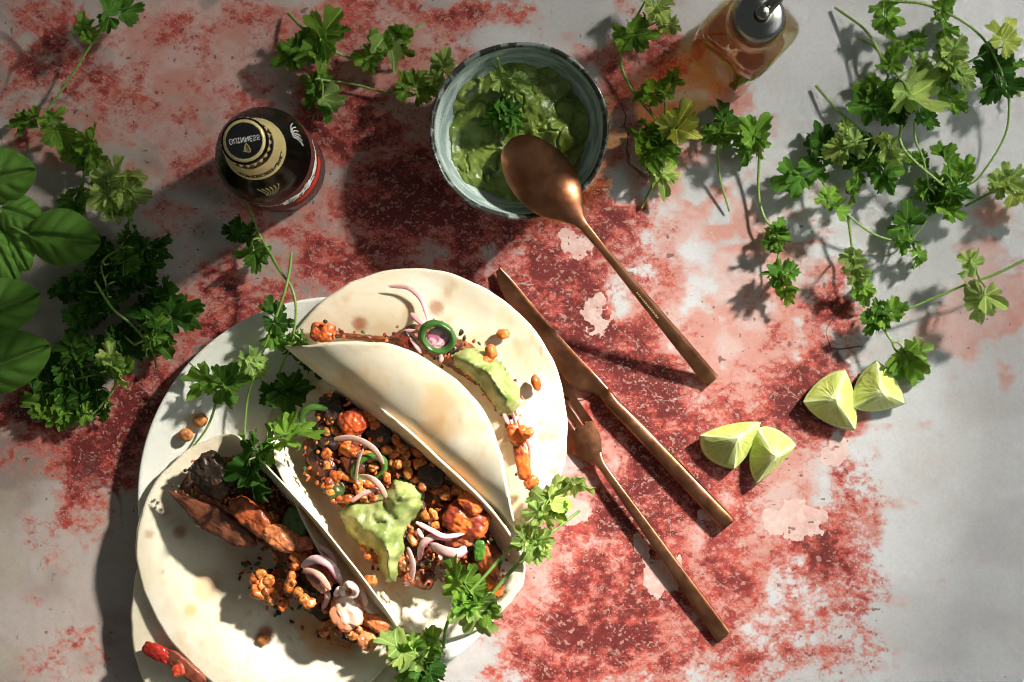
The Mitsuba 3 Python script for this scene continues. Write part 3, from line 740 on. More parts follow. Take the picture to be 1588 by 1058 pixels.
# blade: spine to the upper right, cutting edge to the lower left
spine = [(776, 415), (800, 441), (840, 489), (885, 540), (920, 577), (945, 605)]
cut = [(769, 421), (776, 449), (804, 498), (842, 551), (878, 590), (897, 606), (916, 608), (931, 616)]
a_, b_ = spline([P(x, y, .006) for x, y in spine], 60), spline([P(x, y, .006) for x, y in cut], 60)
y = np.linspace(0, 1, 13)
mid_ = a_[:, None] * (1 - y)[None, :, None] + b_[:, None] * y[None, :, None]
hh = .0011 * (1 - .75 * y) * np.ones((60, 1))
hh[:, 0] *= .55
hh[:, -1] *= .3
top, bot = mid_ + np.array([0, 0, 1]) * hh[..., None], mid_ - np.array([0, 0, 1]) * hh[..., None]
loop = np.concatenate([top, bot[:, ::-1]], 1)
fb = quads(60, 26, True)
cap0 = np.array([[j, j + 1, 25 - j] for j in range(12)] + [[j + 1, 24 - j, 25 - j] for j in range(12)])
part(k, 'blade', (loop.reshape(-1, 3), np.vstack([fb, cap0, cap0[:, ::-1] + 59 * 26])), 'copper', 35)
ks = [(936, 609, .0062, .0046, .0004, .0028), (942, 616, .0066, .0050, .0006, .0050), (952, 629, .0068, .0053, .0008, .0062), (980, 656, .0066, .0055, .0012, .0068), (1040, 719, .0062, .0058, .0008, .0068), (1100, 782, .006, .0062, .0012, .0066), (1124, 807, .0058, .0062, .0008, .0064), (1130, 814, .0056, .0060, .0006, .0050)]
part(k, 'handle', blade(ks, 17, 90), 'copper', 40)

k = thing('fork', 'copper fork with its tines hidden under the edge of the tortilla', 'fork')
fk = [(923, 707, .0062, .0052, .0002, .0022), (933, 722, .0075, .0032, .0003, .0028), (950, 746, .0085, .0031, .0003, .0030), (985, 795, .0085, .0038, .0003, .0030), (1040, 872, .0070, .0048, .0003, .0030), (1100, 956, .0045, .0060, .0003, .0028), (1123, 988, .0038, .0061, .0003, .0024)]
part(k, 'handle', blade(fk, 15, 90), 'copper', 40)
# head: x along the fork from the neck to the tips
W = .0138
out = [(-.003, .0048), (.002, .0066), (.007, .0098), (.012, .0122), (.018, .0136), (.024, W), (.066, W - .0012), (.068, W - .0030)]
poly = sg.Polygon(out + [(x, -y_) for x, y_ in out[::-1]])
for yc in (-.0069, 0, .0069):
    poly = poly.difference(sg.LineString([(.0262, yc), (.09, yc)]).buffer(.0015))
m = trimesh.creation.extrude_polygon(poly, .0018, engine='earcut')
m = m.subdivide_to_size(.0035)
v = np.array(m.vertices)
v[:, 2] += .0058 - .006 * np.sin(np.clip((v[:, 0] + .002) / .07, 0, 1) * PI) + .006 * sstep(.04, .07, v[:, 0]) - .10 * v[:, 1] ** 2 / W * (v[:, 0] < .026)
v[:, 2] = np.maximum(v[:, 2], .0006 + (v[:, 2] - .0006) * .35)
fd = np.array([-.56, .83])
o = P(924, 711, .006)
w_ = np.stack([o[0] + v[:, 0] * fd[0] - v[:, 1] * fd[1], o[1] + v[:, 0] * fd[1] + v[:, 1] * fd[0], v[:, 2]], 1)
part(k, 'tines', (w_, np.array(m.faces)), 'copper', 30)


# ---------------------------------------------------------------- beer bottle
B0 = P(437, 262)
k = thing('beer_bottle', 'dark glass beer bottle standing with a gold and black crown cap', 'bottle')
gl = [(.0005, .0010), (.028, .0008), (.0315, .003), (.0325, .008), (.0327, .060), (.0327, .120), (.0322, .132), (.0300, .146), (.0255, .160), (.0205, .174), (.0175, .190), (.0158, .208), (.0142, .224), (.0138, .228), (.0150, .2300), (.0150, .236), (.0130, .238), (.0005, .238)]
part(k, 'glass_body', lathe(spline(gl, 160), 120, B0), 'dark_glass')
fo = [(.0206, .1765), (.0197, .1800), (.0187, .188), (.0180, .195), (.0172, .204), (.0164, .2100), (.0157, .2105)]
part(k, 'neck_foil', lathe(spline(fo, 40), 96, B0), 'gold_foil')
lb = [(.0331, .042), (.0332, .044), (.0332, .123), (.0328, .128)]
part(k, 'body_label', lathe(lb, 120, B0), 'label_brown', True, label='brown and red body label with small white lettering')
_v, _f = lathe([(.0334, .058), (.03348, .0585), (.03348, .078), (.0334, .0785)], 120, B0)
_an = np.degrees(np.arctan2(_v[_f].mean(1)[:, 1] - B0[1], _v[_f].mean(1)[:, 0] - B0[0]))
part(k, 'label_band', (_v, _f[(_an > -58) & (_an < 4)]), 'label_red')
# crown cap, 21 flutes
na, rows = 252, []
for r_, z_, fl in [(.0155, .2275, 1), (.0154, .2300, .9), (.0150, .2335, .55), (.0144, .2365, .2), (.0134, .2384, 0), (.0124, .2392, 0), (.0114, .2393, 0), (.0004, .2393, 0)]:
    a = np.arange(na) * 2 * PI / na
    rad = r_ + fl * .0007 * np.cos(21 * a)
    rows.append(np.stack([B0[0] + rad * np.cos(a), B0[1] + rad * np.sin(a), a * 0 + z_], -1))
part(k, 'crown_cap', (np.array(rows).reshape(-1, 3), quads(len(rows), na, True)[:, ::-1]), 'gold_foil', 50)
part(k, 'cap_disc', lathe([(.0116, .2394), (.0115, .23965), (.0003, .2397)], 96, B0), 'cap_black')


def flip_print(text, width, bold=True):
    """lettering as the photograph shows it: mirrored top to bottom"""
    m = meshkit.text_mesh(text, .01, .00015, bold)
    v = np.array(m.vertices)
    v -= (v.max(0) + v.min(0)) / 2
    v *= np.array([1, -1, 1]) * width / np.ptp(v[:, 0])
    v[:, 2] *= .01 / max(width, 1e-6) * .2
    return v, np.array(m.faces)[:, ::-1]


v, f = flip_print('GUINNESS', .0198, False)
v[:, 1] *= 1.25
v = v @ RZ(9).T + np.array([B0[0] + .0003, B0[1] + .0006, .2399])
part(k, 'cap_lettering', (v, f), 'cap_white', False)
hp = [(-.0018, -.0052), (-.0004, -.0003), (.0008, -.0012), (.0020, -.0032), (.0024, -.0052), (.0008, -.0056), (-.0002, -.0053), (-.0018, -.0052)]
hv, hf = tube([(B0[0] + .0016 + x, B0[1] - .0018 + y, .23995) for x, y in hp], .00030, 6, n=60)
hm = [(hv, hf, hv * 0)]
for i in range(4):
    x = -.0008 + i * .0008
    sv, sf = tube([(B0[0] + .0016 + x, B0[1] - .0018 - .0018 - .0004 * i, .23995), (B0[0] + .0016 + x, B0[1] - .0018 - .0050, .23995)], .00012, 5)
    hm.append((sv, sf, sv * 0))
v, f, _ = joined(hm)
part(k, 'cap_emblem', (v, f), 'cap_gold_print', False)


def ring_text(text, r, z, a0, da, size, slope, flipy=True):
    """letters standing round the bottle's slope at radius r: a0 the middle angle, da the step (degrees)"""
    vs, fs, at = [], [], 0
    for i, ch in enumerate(text):
        if ch == ' ':
            continue
        m = meshkit.text_mesh(ch, size, .0002, True)
        w = np.array(m.vertices)
        w[:, 0] -= (w[:, 0].max() + w[:, 0].min()) / 2
        w[:, 1] -= size / 2
        if flipy:
            w[:, 1] *= -1
        ang = math.radians(a0 + (i - (len(text) - 1) / 2) * da)
        rad = np.array([math.cos(ang), math.sin(ang), 0])
        tan = np.array([-math.sin(ang), math.cos(ang), 0])
        up = np.array([-rad[0] * math.sin(slope), -rad[1] * math.sin(slope), math.cos(slope)])
        nn = np.cross(tan, up)
        vs.append(B0 + rad * r + [0, 0, z] + w[:, :1] * tan + w[:, 1:2] * up + nn * (w[:, 2:] + .00008))
        fs.append(np.array(m.faces)[:, ::-1] + at if flipy else np.array(m.faces) + at)
        at += len(w)
    return np.vstack(vs), np.vstack(fs)


part(k, 'foil_lettering', ring_text('ORIGINAL', .0189, .1860, -62, 13.5, .0075, .10), 'black_print', False)
part(k, 'label_lettering', ring_text('EXTRA', .0333, .1010, -34, 13, .0190, 0.0), 'cap_white', False)
part(k, 'label_lettering', ring_text('~~~', .0333, .1010, 6, 8, .0120, 0.0), 'cap_white', False)
part(k, 'label_lettering', ring_text('- - -', .0333, .1010, -82, 6, .0120, 0.0), 'cap_white', False)


def emblem(ang, seed):
    """a small fan of pale strokes embossed on the shoulder"""
    ms = []
    R_ = lambda z: float(np.interp(z, [.146, .160, .174], [.0300, .0255, .0205])) + .0005
    for i in range(6):
        pts = []
        for t_ in np.linspace(0, 1, 6):
            z_ = .149 + .012 * t_
            a_ = math.radians(ang + (i - 2.5) * (2.0 + 4.5 * (t_ if seed else 1 - t_)) + 3 * math.sin(t_ * 3))
            pts.append(B0 + [R_(z_) * math.cos(a_), R_(z_) * math.sin(a_), z_])
        ms.append((*tube(pts, .00042, 6), np.zeros((max(6, 24) * 6 + 2, 3))))
    v, f, _ = joined(ms)
    return v, f


part(k, 'shoulder_emblem', emblem(25, 0), 'cap_white', True)
part(k, 'shoulder_emblem', emblem(-75, 1), 'cap_gold_print', True)

# ---------------------------------------------------------------- oil bottle
k = thing('oil_bottle', 'square glass oil bottle with a steel pourer, partly cut by the upper frame edge', 'bottle')
OC = P(1137, 80)
od = math.atan2(-.68, .73)


def squarish(half, z, n=96, p=5.0):
    half = half * (1 + .18 * sstep(.018, .0215, half))
    a = np.arange(n) * 2 * PI / n
    r = half / (np.abs(np.cos(a)) ** p + np.abs(np.sin(a)) ** p) ** (1 / p)
    x, y = r * np.cos(a), r * np.sin(a)
    return np.stack([OC[0] + x * math.cos(od) - y * math.sin(od), OC[1] + x * math.sin(od) + y * math.cos(od), a * 0 + z], -1)


def rings_mesh(rows):
    return np.array(rows).reshape(-1, 3), quads(len(rows), 96, True)[:, ::-1]


gr = [squarish(.0002, .0012), squarish(.021, .0012), squarish(.0228, .0022), squarish(.0236, .005)] + [squarish(.0238, z) for z in (.03, .06, .09, .112)] + [squarish(.0236, .120, p=4.5), squarish(.0226, .127, p=4), squarish(.0205, .133, p=3.2), squarish(.0185, .138, p=2.4), squarish(.0176, .142, p=2), squarish(.0174, .150, p=2), squarish(.0188, .153, p=2), squarish(.0190, .157, p=2), squarish(.0178, .160, p=2)]
part(k, 'glass_body', rings_mesh(gr), 'glass_sheet', 40)
oi = [squarish(.0002, .0045), squarish(.0195, .0045), squarish(.0212, .006), squarish(.0218, .010), squarish(.0218, .030), squarish(.0218, .052), squarish(.0210, .0535), squarish(.0002, .0535)]
part(k, 'oil', rings_mesh(oi), 'oil', 40, label='amber oil inside the glass bottle')
part(k, 'neck_ring', lathe(spline([(.0192, .1590), (.0198, .162), (.0196, .168), (.0180, .170)], 20), 96, (OC[0], OC[1], 0)), 'glass_sheet')
cp = [(r_ * .9, z_) for r_, z_ in [(.0188, .166), (.0192, .170), (.0191, .180), (.0184, .184), (.0160, .187), (.0110, .189), (.0060, .190), (.0055, .192), (.0056, .200), (.0050, .204), (.0030, .2055), (.0002, .206)]]
part(k, 'steel_cap', lathe(spline(cp, 80), 96, (OC[0], OC[1], 0)), 'steel')
v, f = tube([OC + [.002, .002, .195], OC + [.008, .008, .203], OC + [.018, .019, .212], OC + [.024, .026, .216]], [.0042, .004, .0032, .0028], 16, n=24)
part(k, 'spout', (v, f), 'steel')


# ---------------------------------------------------------------- lime wedges
def lime(corners, apex, label, seed):
    kk = thing('lime_wedge', label, 'lime wedge', 'lime wedges on the tabletop')
    O = P(*apex, .0265)
    C = [P(x, y, .0115) for x, y in corners]
    E = [c_ - O for c_ in C]
    nf, nr = 40, 22
    ph, ro = np.linspace(0, PI / 2, nf), np.linspace(0, 1, nr)
    allv = []
    mid = sum(C) / 3
    for i in range(3):
        a, b = E[i], E[(i + 1) % 3]
        n_ = np.cross(a, b)
        n_ /= np.linalg.norm(n_)
        if np.dot(n_, O - (mid - np.array([0, 0, .02]))) < 0:
            n_ = -n_
        R_ = 1 + .012 * np.sin(ph * 5 + seed)
        g = O + ro[:, None, None] * R_[None, :, None] * (np.cos(ph)[None, :, None] * a + np.sin(ph)[None, :, None] * b)
        seg = np.abs(((ph / (PI / 2) * 2 + .5 * (seed % 2)) % 1) - .5) * 2      # 1 at a membrane
        body = sstep(0, .2, ro)[:, None] * (1 - sstep(.86, .96, ro))[:, None] * np.minimum(1, np.minimum(ph, PI / 2 - ph) / .22)[None, :]
        ves = nz(np.stack([np.broadcast_to(ro[:, None] * 5, (nr, nf)), np.broadcast_to(ph * 16, (nr, nf)), np.full((nr, nf), seed + i * 3.3)], -1), seed + i, 3)
        g = g + n_ * (.0013 * body * (.8 + .8 * ves))[..., None]
        c = mixc([.37, .44, .070], [.52, .58, .18], .5 + 1.6 * ves)
        c = mixc(c, [.80, .82, .50], (sstep(.80, 1, seg)[None, :] * .16 + sstep(.45, 0, ro)[:, None] * .55))
        c = mixc(c, [.74, .78, .48], .6 * (1 - np.minimum(1, np.minimum(ph, PI / 2 - ph) / .16)[None, :]) + 0 * ro[:, None])
        c = mixc(c, [.64, .72, .34], .8 * sstep(.86, .95, ro)[:, None] + 0 * ph[None, :])
        c = mixc(c, [.24, .38, .05], sstep(.965, 1.0, ro)[:, None] + 0 * ph[None, :])
        f = quads(nr, nf)
        part(kk, 'flesh', (g.reshape(-1, 3), f), 'lime_flesh', True, c.reshape(-1, 3))
    A, Bq = np.meshgrid(np.linspace(0, PI / 2, 26), np.linspace(0, PI / 2, 26), indexing='ij')
    sx, sy, sz = np.cos(Bq) * np.cos(A), np.cos(Bq) * np.sin(A), np.sin(Bq)
    g = O + (sx[..., None] * E[0] + sy[..., None] * E[1] + sz[..., None] * E[2]) * 1.003
    g = g + .0003 * nz(g * 900, seed, 2)[..., None]
    g[..., 2] = np.maximum(g[..., 2], .0004)
    part(kk, 'rind', (g.reshape(-1, 3), quads(26, 26)), 'lime_rind', True)


lime([(1085, 676), (1180, 654), (1138, 728)], (1144, 680), 'lime wedge at the far left of the four, below the knife handle side', 3)
lime([(1174, 665), (1235, 691), (1173, 750)], (1203, 708), 'lime wedge leaning right in the lower pair, showing one broad yellow-green face', 6)
lime([(1246, 624), (1310, 573), (1326, 667)], (1296, 619), 'lime wedge on the left in the upper pair', 8)
lime([(1359, 559), (1322, 633), (1404, 626)], (1368, 609), 'lime wedge at the far right, touching the shadow of a cilantro leaf', 11)


# ---------------------------------------------------------------- herbs
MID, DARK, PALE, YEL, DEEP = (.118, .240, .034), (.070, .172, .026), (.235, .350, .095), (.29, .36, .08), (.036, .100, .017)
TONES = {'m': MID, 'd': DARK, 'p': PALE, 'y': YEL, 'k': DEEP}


def leaflet(L, rng, tone, wide=1.0):
    """one toothed, lobed coriander leaflet: base at the origin, pointing along +x"""
    nt, fr = 91, np.array([0, .14, .32, .52, .72, .87, 1.0])
    th = np.linspace(-math.radians(112), math.radians(112), nt)
    axes = np.radians([-64 + rng.uniform(-6, 6), rng.uniform(-4, 4), 64 + rng.uniform(-6, 6)])
    lens = [rng.uniform(.74, .92), 1.0, rng.uniform(.74, .92)]
    R = np.zeros(nt)
    for a, l in zip(axes, lens):
        x = np.abs(th - a) / math.radians(40)
        R = np.maximum(R, l * (1 - .20 * np.minimum(x, 1.6) ** 3))
    for s_ in (-1, 1):                                       # the two clefts between the three lobes
        R *= 1 - rng.uniform(.24, .56) * np.exp(-((th - s_ * math.radians(32 + rng.uniform(-4, 4))) / math.radians(5.5)) ** 2)
    k_ = rng.uniform(16, 20)
    R *= 1 - .15 * (1 - np.abs(np.cos(th * k_ / 2 + rng.uniform(0, 3))) ** .7)
    R *= 1 - .06 * (1 - np.abs(np.cos(th * k_ / 6 + rng.uniform(0, 3))) ** .6)
    R *= 1 - .9 * sstep(math.radians(88), math.radians(112), np.abs(th))
    R *= 1 + .10 * 2 * nz(np.stack([th * 2.5, th * 0 + rng.uniform(0, 99), th * 0], -1), 3, 2)
    R = np.maximum(R, .03)
    rho = R * fr[:, None]
    x, y = rho * np.cos(th), rho * np.sin(th) * wide
    nearest = np.min([np.abs(np.sin(th - a)) + (np.abs(th - a) > 1.2) for a in axes], axis=0) * rho
    z = rng.uniform(-.15, .40) * rho ** 2 + rng.uniform(-.35, .35) * y * np.abs(y) + rng.uniform(-.50, .12) * x ** 2 + rng.uniform(-.10, .42) * np.abs(y)
    z += .20 * rho ** 2 * np.sin(th * rng.uniform(4, 8) + rng.uniform(0, 6)) + .10 * np.minimum(nearest, .25)
    z += .09 * 2 * nz(np.stack([x * 4, y * 4, x * 0 + rng.uniform(0, 99)], -1), 5, 2) * fr[:, None]
    v = np.stack([x, y, z], -1).reshape(-1, 3) * L
    q = np.stack([x * 3, y * 3, x * 0 + rng.uniform(0, 99)], -1)
    var = rng.uniform(.72, 1.35)
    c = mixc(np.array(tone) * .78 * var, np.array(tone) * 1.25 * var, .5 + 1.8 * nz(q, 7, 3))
    c = mixc(c, np.minimum(np.array(tone) * 2.1 + .02, 1), (1 - sstep(.006, .028, nearest)) * .75)
    side = np.abs(((rho * 6.5 + nearest * 5) % 1) - .5)
    c = mixc(c, np.array(tone) * 1.6, (1 - sstep(.03, .13, side)) * .35 * (nearest < .22))
    return v, quads(len(fr), nt), c.reshape(-1, 3)


def leaf(center, L, yaw, pitch, roll, tone, rng, tri=True, zmin=.001):
    """a three-part coriander leaf (or one leaflet) round 'center'; L: its overall length; returns mesh and its base point"""
    ms = []
    if tri:
        lay = [(0, .46, .40), (58 + rng.uniform(-12, 12), .40, .30), (-58 + rng.uniform(-12, 12), .40, .30), (112 + rng.uniform(-14, 14), .36, .12), (-112 + rng.uniform(-14, 14), .36, .12)]
        if rng.random() < .3:
            lay = [(0, .60, .28), (75 + rng.uniform(-14, 14), .50, .18), (-75 + rng.uniform(-14, 14), .50, .18)]
        for da, s, along in lay:
            v, f, c = leaflet(L * s * rng.uniform(.85, 1.15), rng, mixc(tone, np.array(tone) * [1.5, 1.3, 1.2], rng.random() ** 2), rng.uniform(.8, 1.0))
            v = v @ (RZ(da) @ RY(rng.uniform(-38, 20)) @ RX(rng.uniform(-40, 40))).T
            off = np.array([along, 0, rng.uniform(-.04, .06)]) * L
            off = off * [1, 0, 0] + (RZ(da) @ np.array([.05 * L, 0, 0]))
            ms.append((v + off, f, c))
            sv, sf = tube([(0, 0, 0), off * .6 + [0, 0, .002], off], [.0006, .0005, .0004], 6)
            ms.append((sv, sf, np.tile(np.array(tone) * 1.7, (len(sv), 1))))
    else:
        v, f, c = leaflet(L, rng, tone, rng.uniform(.75, 1.0))
        ms.append((v, f, c))
    v, f, c = joined(ms)
    v = v - [L * .46, 0, 0]
    base = np.array([-L * .46, 0, 0])
    M = RZ(yaw) @ RY(-pitch) @ RX(roll)
    v, base = v @ M.T + center, M @ base + center
    lift = max(0, zmin - v[:, 2].min())
    v[:, 2] += lift
    base[2] += lift
    return v, f, c, base


def sprig(label, stems, leaves, seed, floor=0.0, thick=.00098, tone_stem=(.20, .30, .07), tilt=1.0):
    """stems: lists of (px, py, z mm); leaves: (px, py, size px, yaw or None, tone, single?, height mm or None)"""
    root = thing('cilantro_sprig', label, 'cilantro sprig')
    rng = random.Random(seed)
    ms, dense = [], []
    for s in stems:
        p = np.array([P(x, y, floor + z / 1000) for x, y, z in s])
        r0 = thick * rng.uniform(.9, 1.15)
        n = max(14, 6 * len(p))
        q = spline(p, n)
        dense.append(q)
        v, f = tube(p, [r0 * 1.05, r0, r0 * .9, r0 * .7], 9, n=n)
        c = mixc(tone_stem, np.array(tone_stem) * [.65, .85, .6], .5 + 2 * nz(v * 120, seed, 2))
        ms.append((v, f, c))
    dense = np.vstack(dense) if dense else None
    for i, lf in enumerate(leaves):
        x, y, size, yaw, tone = lf[:5]
        one = len(lf) > 5 and lf[5]
        h = (lf[6] if len(lf) > 6 and lf[6] is not None else rng.uniform(9, 26)) / 1000
        c0 = P(x, y, floor + h)
        L = size / PX * (1.0 if size > 44 else 1.05)
        if dense is not None:
            d = np.linalg.norm(dense[:, :2] - c0[:2], axis=1)
            j = d.argmin()
            if yaw is None:
                yaw = math.degrees(math.atan2(c0[1] - dense[j, 1], c0[0] - dense[j, 0])) if d[j] > .004 else rng.uniform(0, 360)
        elif yaw is None:
            yaw = rng.uniform(0, 360)
        v, f, c, base = leaf(c0, L, yaw, rng.uniform(-36, 30) * tilt, rng.uniform(-50, 50) * tilt, TONES[tone], rng, True if size > 44 else not one, floor + .0008)
        part(root, 'leaf', (v, f), 'leaf', True, c)
        if dense is not None:
            d = np.linalg.norm(dense - base, axis=1)
            j = d.argmin()
            if .0012 < d[j] < .042:
                m_ = (dense[j] + base) / 2 + [rng.uniform(-.002, .002), rng.uniform(-.002, .002), .003]
                sv, sf = tube([dense[j], m_, base], [.0009, .0008, .0006], 7, n=12)
                ms.append((sv, sf, np.tile(np.array(tone_stem) * .9, (len(sv), 1))))
    if ms:
        v, f, c = joined(ms)
        part(root, 'stem', (v, f), 'stalk', True, c)
    return root


# right-hand pile
sprig('large cilantro sprig at the upper right with a long arching stalk', [[(1388, 2, 30), (1438, 8, 36), (1497, 36, 40), (1533, 71, 38), (1557, 123, 30), (1565, 163, 24), (1557, 214, 20), (1519, 274, 16), (1495, 290, 14)], [(1452, 75, 34), (1473, 99, 38), (1500, 97, 36), (1530, 80, 34)]],
      [(1376, 36, 68, -80, 'm'), (1466, 46, 62, -70, 'm'), (1462, 6, 52, 70, 'm', False, 34), (1480, 76, 58, 60, 'p', True, 40), (1497, 123, 58, -50, 'p', True, 36), (1464, 112, 74, -110, 'd', False, 26), (1485, 160, 52, -30, 'm'), (1556, 50, 62, 80, 'y', True, 44), (1541, 104, 86, 110, 'k', False, 30), (1574, 100, 44, 40, 'm'), (1572, 132, 44, -60, 'p'), (1535, 150, 44, -100, 'd')], 11)
sprig('cilantro sprig with two thin stalks lying crosswise in the upper right pile', [[(1295, 12, 4), (1339, 44, 16), (1362, 79, 22), (1378, 121, 24)], [(1333, 60, 3), (1358, 75, 16), (1392, 118, 24), (1408, 150, 26)]],
      [(1352, 132, 70, 160, 'm'), (1340, 164, 86, 190, 'd'), (1414, 158, 88, -60, 'p', True, 30), (1388, 84, 56, 70, 'm'), (1420, 66, 48, 30, 'm'), (1428, 98, 44, 80, 'p'), (1434, 124, 48, -50, 'm'), (1382, 164, 66, -100, 'k', False, 8), (1400, 180, 60, -80, 'k', False, 8), (1440, 188, 48, -30, 'd')], 12)
sprig('cilantro sprig with a thick cut stalk pointing up left in the right pile', [[(1265, 133, 5), (1295, 167, 10), (1331, 198, 14), (1362, 222, 20), (1388, 236, 24)]],
      [(1309, 193, 36, 100, 'p'), (1303, 230, 66, 200, 'p', False, 30), (1332, 256, 64, -90, 'k', False, 10), (1374, 276, 66, -60, 'd'), (1324, 292, 58, -100, 'm'), (1384, 236, 58, -60, 'p', True, 34), (1350, 232, 56, 180, 'd', False, 10), (1345, 214, 50, 100, 'd', False, 8)], 13)
sprig('cilantro sprig at the left of the right pile with a long curved stalk bending right', [[(1257, 218, 6), (1263, 254, 10), (1283, 294, 18), (1315, 333, 22), (1351, 361, 18), (1386, 373, 14), (1414, 369, 14), (1438, 341, 18)], [(1315, 335, 20), (1319, 365, 18), (1322, 393, 14)]],
      [(1231, 276, 86, 200, 'd', False, 18), (1274, 216, 66, 100, 'k', False, 8), (1295, 325, 62, -60, 'm', False, 28), (1406, 337, 66, 90, 'd'), (1412, 374, 42, 0, 'd'), (1330, 420, 62, -70, 'p', True, 26), (1338, 452, 54, -80, 'm', False, 14), (1426, 402, 46, -60, 'm')], 14)
sprig('curly cilantro sprig in the lower part of the right pile', [[(1398, 194, 26), (1396, 218, 28), (1410, 242, 30), (1446, 274, 32), (1470, 290, 30), (1497, 282, 26)], [(1418, 190, 26), (1420, 218, 28), (1432, 248, 30), (1440, 290, 26)]],
      [(1464, 242, 66, 100, 'm'), (1497, 264, 56, 60, 'm'), (1414, 248, 44, 180, 'm'), (1438, 292, 58, -140, 'm'), (1474, 302, 50, -60, 'd'), (1472, 326, 66, -40, 'm'), (1490, 300, 50, -10, 'd'), (1448, 318, 52, -120, 'd')], 15)
sprig('broken cilantro piece with yellowish leaves at the right edge of the frame', [[(1497, 320, 5), (1527, 304, 10), (1557, 288, 16)]], [(1568, 276, 66, 30, 'p', True, 22), (1580, 306, 70, -50, 'y', True, 24)], 16)
sprig('cilantro sprig entering from the right edge and ending above the limes', [[(1600, 398, 34), (1588, 404, 34), (1540, 427, 32), (1489, 445, 28), (1419, 475, 22), (1400, 482, 20)], [(1376, 490, 20), (1371, 508, 22), (1384, 532, 24)]],
      [(1500, 406, 50, 150, 'p', False, 34), (1522, 474, 66, -95, 'p', True, 36), (1390, 482, 58, 20, 'm', True, 26), (1355, 498, 60, -115, 'd', True, 22), (1412, 562, 84, -55, 'm', False, 6), (1424, 545, 56, 10, 'p', True, 16)], 17)
# between the bowl, the oil bottle and the pile
sprig('cilantro sprig hanging below the oil bottle with two long bare stalks', [[(1115, 200, 22), (1113, 244, 16), (1117, 279, 10), (1131, 328, 4)], [(1179, 222, 20), (1176, 280, 12), (1178, 312, 10), (1187, 340, 12), (1205, 366, 14), (1206, 420, 12)], [(1120, 196, 22), (1150, 200, 24), (1178, 224, 22)]],
      [(1120, 180, 58, 90, 'k', False, 14), (1122, 204, 60, 0, 'm', False, 28), (1152, 202, 46, 60, 'm'), (1175, 204, 58, 60, 'm', False, 28), (1157, 236, 52, -100, 'd'), (1177, 228, 46, -80, 'p', True, 30), (1208, 358, 56, 60, 'd'), (1205, 376, 42, -60, 'm'), (1204, 424, 56, 180, 'd'), (1219, 452, 56, -70, 'm')], 18)
sprig('pale cilantro sprig lying left of the oil bottle with light shining through its leaves', [[(1028, 205, 16), (1025, 254, 10), (995, 323, 4)], [(1028, 142, 24), (1032, 165, 22), (1030, 205, 16)]],
      [(1001, 148, 56, 190, 'm', True, 20), (1043, 126, 50, 60, 'm', True, 28), (1056, 184, 66, 60, 'y', True, 30), (1002, 208, 62, 200, 'd', False, 12), (1032, 226, 84, 20, 'm', False, 20), (1027, 274, 72, -90, 'p', True, 12), (1006, 246, 60, 230, 'm', True, 10), (1040, 200, 66, 80, 'd', True, 20)], 19)
sprig('single long-stalked cilantro leaf at the top, right of the bowl', [[(962, 61, 20), (964, 103, 12), (979, 138, 10), (1004, 170, 14), (1024, 193, 18)]], [(990, 52, 68, 10, 'm', True, 28), (1022, 16, 66, -55, 'p', True, 34), (1040, 40, 46, -30, 'p', True, 28), (1000, 42, 50, 60, 'd', True, 14)], 20)
sprig('small cilantro garnish standing in the guacamole', [[(800, 132, 8), (792, 160, 6), (785, 185, 2)]], [(800, 126, 64, -20, 'p', True, 14), (768, 186, 50, 210, 'd', True, 6), (796, 186, 50, -80, 'd', True, 8), (775, 170, 52, 160, 'k', False, 6)], 21, .040)
# top middle
sprig('bushy cilantro sprig at the top beside the beer bottle, its runners reaching the bowl', [[(447, 21, 6), (467, 42, 18), (485, 59, 22), (515, 78, 20), (541, 89, 16), (573, 97, 14), (588, 90, 16)], [(485, 59, 22), (500, 100, 18), (494, 121, 16), (525, 127, 10), (558, 133, 8), (593, 143, 8), (631, 150, 10), (660, 140, 14)], [(600, 78, 14), (620, 60, 18), (637, 50, 16), (660, 33, 12)]],
      [(506, 44, 78, 60, 'm', False, 30), (524, 52, 52, 30, 'd'), (450, 84, 78, 220, 'd', False, 20), (494, 96, 78, -80, 'm', False, 26), (588, 78, 66, 40, 'm', False, 24), (622, 52, 60, 80, 'm', False, 20), (608, 72, 44, -60, 'p', True, 24), (654, 138, 72, 0, 'm', False, 20), (688, 100, 60, 70, 'p', True, 34), (682, 130, 40, -30, 'm', True, 26), (502, 156, 72, -70, 'd', False, 14), (515, 160, 36, -30, 'p', True, 22), (470, 70, 50, 120, 'm')], 22)
# left
sprig('cilantro sprig running down the upper left corner on a long straight stalk', [[(172, -12, 30), (161, 35, 26), (138, 74, 20), (106, 125, 14), (71, 175, 14)], [(71, 175, 14), (78, 195, 16), (90, 215, 18)], [(160, 36, 26), (150, 42, 26), (140, 45, 28)]],
      [(194, 18, 76, 20, 'd', False, 26), (134, 38, 50, 110, 'm', True, 30), (38, 191, 66, 200, 'm', True, 20), (88, 204, 70, -70, 'm', True, 22)], 23)
sprig('sunlit cilantro sprig above the basil on the left', [[(140, 210, 26), (133, 257, 22), (128, 290, 16), (132, 331, 8)]],
      [(143, 214, 66, 80, 'm', False, 30), (118, 240, 54, 200, 'm'), (148, 248, 56, -20, 'm'), (190, 276, 80, 10, 'p', False, 34), (206, 300, 60, -20, 'p', True, 34), (200, 322, 56, -50, 'm', True, 26), (168, 312, 74, -80, 'p', False, 28), (148, 296, 50, 180, 'm'), (112, 316, 60, 230, 'd', False, 8), (180, 330, 46, -80, 'p', True, 24)], 24)
